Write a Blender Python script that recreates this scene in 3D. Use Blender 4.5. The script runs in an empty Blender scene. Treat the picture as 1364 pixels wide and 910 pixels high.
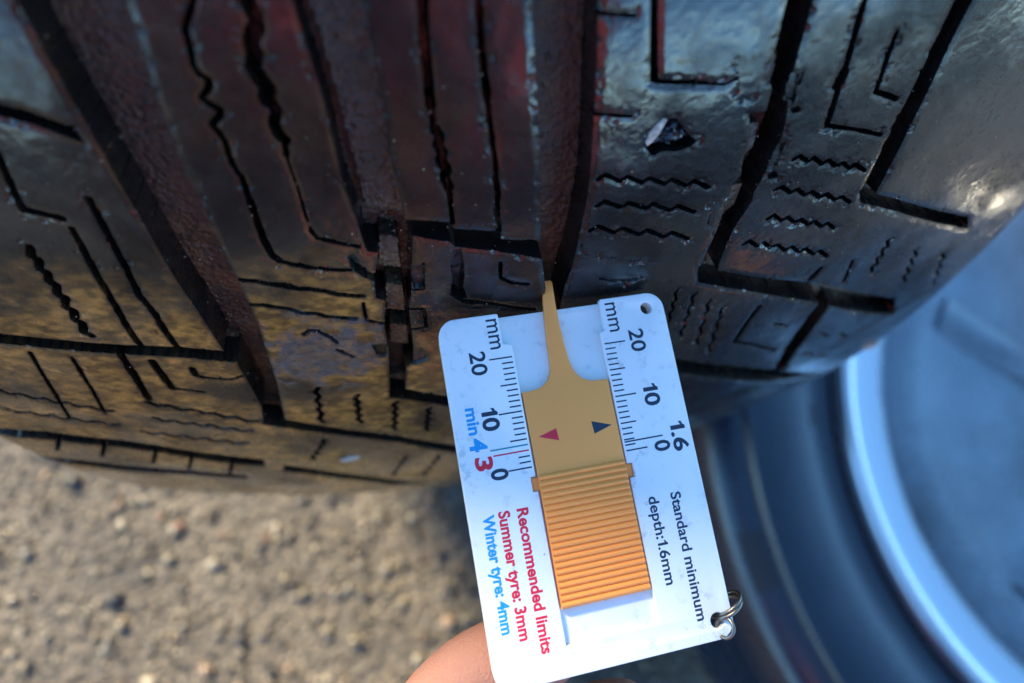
import bpy, bmesh, math, random, re
import numpy as np
from mathutils import Vector, Matrix

random.seed(4)
RNG = np.random.default_rng(11)
SC = bpy.context.scene
COL = SC.collection
rad = math.radians

# ------------------------------------------------------------------ camera
CAM_POS = Vector((0.0, -0.358841, 0.601338))
CAM_X = Vector((0.984509849, -0.146790395, 0.095879801))     # image right
CAM_D = Vector((-0.119396526, -0.961768218, -0.246467778))   # image down
CAM_F = Vector((0.128393248, 0.231202239, -0.964396546))     # viewing direction
cam = bpy.data.cameras.new('camera')
cam.sensor_fit = 'HORIZONTAL'
cam.sensor_width = 36.0
cam.lens = 36.0 * 880.0 / 1364.0
cam.clip_start = 0.005
cam.clip_end = 200.0
cam.dof.use_dof = True
cam.dof.focus_distance = 0.119
cam.dof.aperture_fstop = 8.5
camo = bpy.data.objects.new('camera', cam)
COL.objects.link(camo)
mw = Matrix(((CAM_X.x, -CAM_D.x, -CAM_F.x, CAM_POS.x),
             (CAM_X.y, -CAM_D.y, -CAM_F.y, CAM_POS.y),
             (CAM_X.z, -CAM_D.z, -CAM_F.z, CAM_POS.z),
             (0, 0, 0, 1)))
camo.matrix_world = mw
SC.camera = camo

# ------------------------------------------------------------------ sky, sun, exposure
SUN_EL, SUN_AZ = rad(31.4), rad(-33)          # azimuth from +Y (behind the tyre) towards +X
world = bpy.data.worlds.new('World')
SC.world = world
world.use_nodes = True
wn = world.node_tree.nodes
sky = wn.new('ShaderNodeTexSky')
sky.sky_type = 'NISHITA'
sky.sun_disc = False
sky.sun_elevation = SUN_EL
sky.sun_rotation = SUN_AZ
sky.air_density = 0.55
sky.altitude = 1500
sky.dust_density = 0.0
sky.ozone_density = 4.0
bg = wn['Background']
bg.inputs['Strength'].default_value = 0.12
wb = wn.new('ShaderNodeMix')                 # camera white balance: the whole sky evenly warmer
wb.data_type = 'RGBA'
wb.blend_type = 'MULTIPLY'
wb.inputs[0].default_value = 1.0
wb.inputs[7].default_value = (1.24, 1.20, 0.97, 1)
world.node_tree.links.new(sky.outputs[0], wb.inputs[6])
hs = wn.new('ShaderNodeHueSaturation')
hs.inputs['Saturation'].default_value = 1.14
world.node_tree.links.new(wb.outputs[2], hs.inputs['Color'])
world.node_tree.links.new(hs.outputs[0], bg.inputs['Color'])
sun = bpy.data.lights.new('sun', 'SUN')
sun.energy = 2.2
sun.angle = rad(15.0)                    # low sun through haze: soft shadow edges
sun.color = (1.0, 0.84, 0.56)
suno = bpy.data.objects.new('sun', sun)
COL.objects.link(suno)
sd = Vector((math.sin(SUN_AZ) * math.cos(SUN_EL), math.cos(SUN_AZ) * math.cos(SUN_EL), math.sin(SUN_EL)))
suno.rotation_euler = (-sd).to_track_quat('-Z', 'Y').to_euler()
suno.location = (-1.0, 2.0, 1.4)
SC.view_settings.view_transform = 'Standard'
SC.view_settings.look = 'None'
SC.view_settings.exposure = 3.0
SC.view_settings.gamma = 1.0
SC.view_settings.use_curve_mapping = False
SC.render.engine = 'CYCLES'

# ------------------------------------------------------------------ helpers
def tag(o, label=None, cat=None, group=None, kind=None):
    if label: o['label'] = label
    if cat: o['category'] = cat
    if group: o['group'] = group
    if kind: o['kind'] = kind
    return o

def empty(name, loc=(0, 0, 0)):
    o = bpy.data.objects.new(name, None)
    o.empty_display_size = 0.02
    o.location = loc
    COL.objects.link(o)
    return o

def link(name, me, mat=None, parent=None, smooth=None):
    o = bpy.data.objects.new(name, me)
    COL.objects.link(o)
    if mat is not None and not me.materials:
        me.materials.append(mat)
    if parent is not None:
        o.parent = parent
    if smooth is not None:
        me.polygons.foreach_set('use_smooth', [True] * len(me.polygons))
        me.set_sharp_from_angle(angle=rad(smooth))
    return o

def from_np(name, verts, quads):
    me = bpy.data.meshes.new(name)
    n, q = len(verts), len(quads)
    k = quads.shape[1]
    me.vertices.add(n)
    me.vertices.foreach_set('co', np.ascontiguousarray(verts, dtype=np.float32).ravel())
    me.loops.add(q * k)
    me.loops.foreach_set('vertex_index', np.ascontiguousarray(quads, dtype=np.int32).ravel())
    me.polygons.add(q)
    me.polygons.foreach_set('loop_start', np.arange(0, q * k, k, dtype=np.int32))
    me.update(calc_edges=True)
    me.validate()
    return me

def lathe(profile, n=96, a0=0.0, a1=2 * math.pi):
    """profile [(axial, radius)] swept round the X axis (angle measured from -Z towards -Y)."""
    closed = abs(a1 - a0 - 2 * math.pi) < 1e-6
    m = len(profile)
    na = n if closed else n + 1
    a = a0 + (a1 - a0) * np.arange(na) / n
    pr = np.array(profile, float)
    V = np.stack([np.broadcast_to(pr[None, :, 0], (na, m)),
                  -pr[None, :, 1] * np.sin(a)[:, None],
                  -pr[None, :, 1] * np.cos(a)[:, None]], -1).reshape(-1, 3)
    i = np.arange(n)[:, None]
    j = np.arange(m - 1)[None, :]
    i2 = (i + 1) % na
    Q = np.stack([i * m + j, i * m + j + 1, i2 * m + j + 1, i2 * m + j], -1).reshape(-1, 4)
    return V, Q

# ------------------------------------------------------------------ materials
class NT:
    def __init__(s, name):
        s.m = bpy.data.materials.new(name)
        s.m.use_nodes = True
        s.n = s.m.node_tree.nodes
        s.l = s.m.node_tree.links
        s.b = s.n['Principled BSDF']
        s.co = None
    def tex(s, kind, scale, detail=4, rough=0.6, **kw):
        t = s.n.new('ShaderNodeTex' + kind)
        if s.co is None:
            s.co = s.n.new('ShaderNodeTexCoord')
        s.l.new(s.co.outputs['Object'], t.inputs['Vector'])
        t.inputs['Scale'].default_value = scale
        if kind == 'Noise':
            t.inputs['Detail'].default_value = detail
            t.inputs['Roughness'].default_value = rough
        for k, v in kw.items():
            t.inputs[k].default_value = v
        return t
    def ramp(s, src, stops, interp='LINEAR'):
        r = s.n.new('ShaderNodeValToRGB')
        r.color_ramp.interpolation = interp
        e = r.color_ramp.elements
        while len(e) < len(stops): e.new(0.5)
        for k, (p, c) in enumerate(stops):
            e[k].position = p
            e[k].color = (c, c, c, 1) if not hasattr(c, '__len__') else (*c, 1)
        s.l.new(src, r.inputs[0])
        return r.outputs[0]
    def mix(s, fac, a, b, mode='MIX'):
        x = s.n.new('ShaderNodeMix')
        x.data_type = 'RGBA'
        x.blend_type = mode
        for sock, v in ((x.inputs[0], fac), (x.inputs[6], a), (x.inputs[7], b)):
            if hasattr(v, 'is_linked'): s.l.new(v, sock)
            elif hasattr(v, '__len__'): sock.default_value = (*v, 1)
            else: sock.default_value = v
        return x.outputs[2]
    def attr(s, name):
        a = s.n.new('ShaderNodeAttribute')
        a.attribute_name = name
        return a.outputs['Fac']
    def set(s, k, v):
        sock = s.b.inputs[k]
        if hasattr(v, 'is_linked'): s.l.new(v, sock)
        else: sock.default_value = (*v, 1) if hasattr(v, '__len__') and len(v) == 3 and len(sock.default_value) == 4 else v
        return s
    def bump(s, hs, dist, strength=1.0):
        prev = None
        for h, d in zip(hs, dist):
            b = s.n.new('ShaderNodeBump')
            b.inputs['Strength'].default_value = strength
            b.inputs['Distance'].default_value = d
            s.l.new(h, b.inputs['Height'])
            if prev is not None: s.l.new(prev, b.inputs['Normal'])
            prev = b.outputs[0]
        s.l.new(prev, s.b.inputs['Normal'])
        return s

def plain(name, col, rough=0.45, metal=0.0, spec=0.5):
    t = NT(name)
    t.set('Base Color', col).set('Roughness', rough).set('Metallic', metal).set('Specular IOR Level', spec)
    return t.m

def mat_rubber():
    t = NT('wet_worn_rubber')
    n1 = t.tex('Noise', 55, 6)
    n2 = t.tex('Noise', 700, 5, .7)
    n3 = t.tex('Noise', 2600, 3, .7)
    n4 = t.tex('Noise', 160, 5, .65)
    base = t.mix(t.ramp(n4.outputs[0], [(.35, 0.0), (.72, 1.0)]), (.004, .004, .0045), (.010, .0095, .0095))
    film = t.attr('glow_and_dirt')
    glow_dirt_mul = t.n.new('ShaderNodeMath'); glow_dirt_mul.operation = 'MULTIPLY'
    t.l.new(film, glow_dirt_mul.inputs[0]); t.l.new(t.ramp(n4.outputs[0], [(.30, 0.35), (.70, 1.0)]), glow_dirt_mul.inputs[1])
    base = t.mix(glow_dirt_mul.outputs[0], base, (.50, .25, .05))  # gold: ground reflection painted into the colour, mixed with some mud
    mudc = t.mix(t.ramp(n2.outputs[0], [(.3, 0.), (.7, 1.)]), (.028, .028, .029), (.11, .11, .112))
    base = t.mix(t.attr('mud'), base, mudc)
    # pale specks of grit stuck to the tread
    v = t.tex('Voronoi', 520)
    sp = t.ramp(v.outputs['Distance'], [(.045, 1.0), (.075, 0.0)])
    spm = t.n.new('ShaderNodeMath'); spm.operation = 'MULTIPLY'
    t.l.new(sp, spm.inputs[0]); t.l.new(t.ramp(n1.outputs[0], [(.56, 0.), (.66, .8)]), spm.inputs[1])
    base = t.mix(spm.outputs[0], base, (.33, .28, .22))
    t.set('Base Color', base)
    r = t.mix(t.ramp(n1.outputs[0], [(.35, 0.), (.65, 1.)]), (.13,) * 3, (.24,) * 3)
    r = t.mix(t.ramp(n2.outputs[0], [(.45, 0.), (.75, .6)]), r, (.5,) * 3)
    r = t.mix(glow_dirt_mul.outputs[0], r, (.30,) * 3)
    r = t.mix(t.attr('mud'), r, (.34,) * 3)
    t.set('Roughness', r)
    t.set('Specular IOR Level', .12)
    # water film left on the rubber: thick in patches, thin elsewhere
    wet = t.tex('Noise', 38, 4, .55, Distortion=.8)
    t.set('Coat Weight', t.ramp(wet.outputs[0], [(.38, .06), (.48, .42), (.58, .95)]))
    t.set('Coat IOR', 1.46)
    cr = t.mix(t.ramp(wet.outputs[0], [(.44, 0.), (.58, 1.)]), (.16,) * 3, (.06,) * 3)
    cr = t.mix(t.ramp(n4.outputs[0], [(.50, 0.), (.66, .8)]), cr, (.30,) * 3)
    t.set('Coat Roughness', cr)
    t.bump([n4.outputs[0], n2.outputs[0], n3.outputs[0]], [.00045, .00022, .00007], .8)
    cb = None
    for h, d in ((n4, .00016), (n2, .00005)):
        q = t.n.new('ShaderNodeBump')
        q.inputs['Strength'].default_value = .6
        q.inputs['Distance'].default_value = d
        t.l.new(h.outputs[0], q.inputs['Height'])
        if cb is not None: t.l.new(cb, q.inputs['Normal'])
        cb = q.outputs[0]
    t.l.new(cb, t.b.inputs['Coat Normal'])
    return t.m

def mat_groove():
    t = NT('muddy_groove_rubber')
    n1 = t.tex('Noise', 120, 6)
    n2 = t.tex('Noise', 1300, 5, .75)
    v = t.tex('Voronoi', 900)
    base = t.mix(t.ramp(n2.outputs[0], [(.35, 0.), (.68, 1.)]), (.014, .010, .006), (.165, .105, .042))
    base = t.mix(t.ramp(n1.outputs[0], [(.50, 0.), (.70, .85)]), base, (.022, .016, .013))
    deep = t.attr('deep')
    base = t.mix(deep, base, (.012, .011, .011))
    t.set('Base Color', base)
    t.set('Roughness', t.mix(t.ramp(n1.outputs[0], [(.4, 0.), (.7, 1.)]), (.55,) * 3, (.24,) * 3))
    t.set('Specular IOR Level', .55)
    t.bump([v.outputs['Distance'], n2.outputs[0]], [.0004, .0003], .8)
    return t.m

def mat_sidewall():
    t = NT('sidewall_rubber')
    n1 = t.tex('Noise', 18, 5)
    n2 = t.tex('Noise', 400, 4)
    t.set('Base Color', t.mix(n1.outputs[0], (.002, .007, .018), (.004, .013, .030)))  # navy base paints in the blue sky's reflection
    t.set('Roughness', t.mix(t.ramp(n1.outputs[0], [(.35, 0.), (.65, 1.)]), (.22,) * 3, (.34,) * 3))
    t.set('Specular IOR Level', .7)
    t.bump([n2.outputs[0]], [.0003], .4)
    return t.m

def mat_alloy():
    t = NT('dusty_silver_alloy')
    n1 = t.tex('Noise', 26, 5)
    n2 = t.tex('Noise', 190, 6, .7)
    n3 = t.tex('Noise', 5, 4)
    c = t.mix(n1.outputs[0], (.15, .17, .19), (.25, .28, .31))
    dust = t.mix(t.ramp(n2.outputs[0], [(.44, 0.), (.66, 1.)]), (.05, .045, .04), (.09, .08, .07))
    c = t.mix(t.ramp(n3.outputs[0], [(.42, 0.), (.62, .65)]), c, dust)
    t.set('Base Color', c).set('Metallic', .8)
    t.set('Roughness', t.mix(t.ramp(n2.outputs[0], [(.4, 0.), (.65, 1.)]), (.24,) * 3, (.46,) * 3))
    t.bump([n2.outputs[0]], [.0004], .4)
    return t.m

def mat_white():
    t = NT('scuffed_white_plastic')
    n1 = t.tex('Noise', 90, 5)
    n2 = t.tex('Noise', 420, 6, .7)
    v = t.tex('Voronoi', 190)
    base = t.mix(t.ramp(n1.outputs[0], [(.3, 0.), (.75, 1.)]), (.80, .81, .80), (.72, .74, .74))
    st = t.ramp(n2.outputs[0], [(.55, 0.), (.64, 1.)])
    m = t.n.new('ShaderNodeMath'); m.operation = 'MULTIPLY'
    t.l.new(st, m.inputs[0]); t.l.new(t.ramp(n1.outputs[0], [(.42, 0.), (.66, .6)]), m.inputs[1])
    base = t.mix(m.outputs[0], base, (.30, .33, .35))
    sp = t.ramp(v.outputs['Distance'], [(.035, .8), (.06, 0.)])
    m2 = t.n.new('ShaderNodeMath'); m2.operation = 'MULTIPLY'
    t.l.new(sp, m2.inputs[0]); t.l.new(t.ramp(n2.outputs[0], [(.5, 0.), (.6, 1.)]), m2.inputs[1])
    base = t.mix(m2.outputs[0], base, (.10, .11, .12))
    t.set('Base Color', base)
    t.set('Roughness', t.mix(n2.outputs[0], (.20,) * 3, (.45,) * 3))
    t.bump([n1.outputs[0], n2.outputs[0]], [.0002, .00005], .5)
    return t.m

def mat_orange():
    t = NT('orange_plastic')
    n1 = t.tex('Noise', 80, 4)
    n2 = t.tex('Noise', 600, 5, .7)
    v = t.tex('Voronoi', 150)
    base = t.mix(n1.outputs[0], (.98, .315, .058), (.98, .35, .072))
    sp = t.ramp(v.outputs['Distance'], [(.03, .9), (.07, 0.)])
    m2 = t.n.new('ShaderNodeMath'); m2.operation = 'MULTIPLY'
    t.l.new(sp, m2.inputs[0]); t.l.new(t.ramp(n2.outputs[0], [(.5, 0.), (.62, 1.)]), m2.inputs[1])
    base = t.mix(m2.outputs[0], base, (.12, .06, .03))
    t.set('Base Color', base)
    t.set('Roughness', t.mix(n2.outputs[0], (.36,) * 3, (.55,) * 3))
    return t.m

def mat_skin():
    t = NT('skin')
    n1 = t.tex('Noise', 120, 5)
    n2 = t.tex('Noise', 1700, 5, .7)
    t.set('Base Color', t.mix(n1.outputs[0], (.36, .150, .095), (.44, .20, .135)))
    t.set('Roughness', .5)
    t.set('Subsurface Weight', .15)
    t.set('Subsurface Radius', (.004, .0015, .0008))
    t.set('Subsurface Scale', 1.0)
    t.bump([n2.outputs[0]], [.0006], .7)
    return t.m

def mat_ground():
    t = NT('wet_gritty_asphalt')
    n1 = t.tex('Noise', 9, 6)
    n2 = t.tex('Noise', 120, 6, .7)
    v = t.tex('Voronoi', 170)
    c = t.mix(t.ramp(n2.outputs[0], [(.3, 0.), (.7, 1.)]), (.026, .022, .016), (.125, .096, .056))
    c = t.mix(t.ramp(v.outputs['Color'], [(.25, 0.), (.8, .55)]), c, (.21, .165, .115))
    c = t.mix(t.ramp(n1.outputs[0], [(.35, 0.), (.65, .5)]), c, (.045, .042, .042))
    t.set('Base Color', c)
    t.set('Roughness', t.mix(t.ramp(n1.outputs[0], [(.4, 0.), (.6, 1.)]), (.5,) * 3, (.75,) * 3))
    t.bump([v.outputs['Distance'], n2.outputs[0]], [.003, .002], 1.0)
    return t.m

def mat_gravel():
    t = NT('mixed_gravel')
    oi = t.attr('tone')
    c = t.ramp(oi, [(0.0, (.013, .013, .015)), (.30, (.065, .052, .035)), (.55, (.135, .105, .062)), (.75, (.105, .090, .070)), (.90, (.30, .25, .17)), (1.0, (.13, .058, .027))])
    t.set('Base Color', c)
    t.set('Roughness', t.ramp(t.attr('gloss'), [(0., .75), (.70, .5), (.92, .10), (1., .06)]))
    return t.m

def mat_fabric(name, a, b):
    t = NT(name)
    n1 = t.tex('Noise', 30, 5)
    t.set('Base Color', t.mix(n1.outputs[0], a, b)).set('Roughness', .85)
    return t.m

M_RUB, M_GRV, M_SIDE, M_ALLOY = mat_rubber(), mat_groove(), mat_sidewall(), mat_alloy()
M_WHITE, M_ORANGE, M_SKIN, M_GROUND, M_GRAVEL = mat_white(), mat_orange(), mat_skin(), mat_ground(), mat_gravel()
M_NAVY = plain('navy_ink', (.008, .022, .050), .5)
M_CYAN = plain('blue_ink', (.004, .29, .60), .5)
M_TEAL = plain('teal_ink', (.02, .22, .27), .5)
M_RED = plain('red_ink', (.66, .010, .035), .5)
M_STEEL = plain('key_ring_steel', (.20, .18, .155), .36, 1.0)
M_LIP = plain('polished_rim_lip', (.55, .57, .60), .22, .9)
M_STONE = plain('pale_stone', (.50, .47, .42), .6)
M_CRUMB = plain('torn_rubber', (.02, .025, .035), .25)
M_BLACK = plain('black_valve_rubber', (.015, .016, .018), .45)

# ------------------------------------------------------------------ ground
def make_ground():
    n = 60
    g = np.concatenate([-np.geomspace(60, .6, 20), np.linspace(-.5, .5, 21), np.geomspace(.6, 60, 20)])
    X, Y = np.meshgrid(g, g, indexing='ij')
    V = np.stack([X, Y, np.zeros_like(X)], -1).reshape(-1, 3)
    m = len(g)
    i, j = np.meshgrid(np.arange(m - 1), np.arange(m - 1), indexing='ij')
    Q = np.stack([i * m + j, (i + 1) * m + j, (i + 1) * m + j + 1, i * m + j + 1], -1).reshape(-1, 4)
    o = link('ground', from_np('ground', V, Q), M_GROUND)
    tag(o, kind='structure')
    # loose stones of the ground surface, too many to count
    bm = bmesh.new()
    bmesh.ops.create_icosphere(bm, subdivisions=1, radius=1.0)
    bv = np.array([v.co[:] for v in bm.verts]); bf = np.array([[v.index for v in f.verts] for f in bm.faces])
    bm.free()
    N = 14000
    x = RNG.uniform(-.75, .16, N); y = RNG.uniform(-.95, -.05, N)
    sz = np.clip(RNG.lognormal(math.log(.0019), .55, N), .0008, .0070)
    s3 = sz[:, None] * RNG.uniform(.6, 1.25, (N, 3)) * np.array([1, 1, .65])
    ang = RNG.uniform(0, 6.28, N)
    jit = 1 + .22 * RNG.normal(size=(N, len(bv), 1))
    P = bv[None] * jit * s3[:, None, :]
    c, s = np.cos(ang)[:, None], np.sin(ang)[:, None]
    P = np.stack([P[..., 0] * c - P[..., 1] * s + x[:, None], P[..., 0] * s + P[..., 1] * c + y[:, None], P[..., 2] + sz[:, None] * .25], -1)
    F = (bf[None] + (np.arange(N) * len(bv))[:, None, None]).reshape(-1, 3)
    me = from_np('gravel', P.reshape(-1, 3), F)
    for nm, val in (('tone', RNG.uniform(0, 1, N)), ('gloss', RNG.uniform(0, 1, N))):
        at = me.attributes.new(nm, 'FLOAT', 'POINT')
        at.data.foreach_set('value', np.repeat(val, len(bv)).astype(np.float32))
    o = link('gravel', me, M_GRAVEL)
    tag(o, 'loose brown and grey grit covering the ground below the tyre', 'gravel', kind='stuff')
make_ground()

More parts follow.
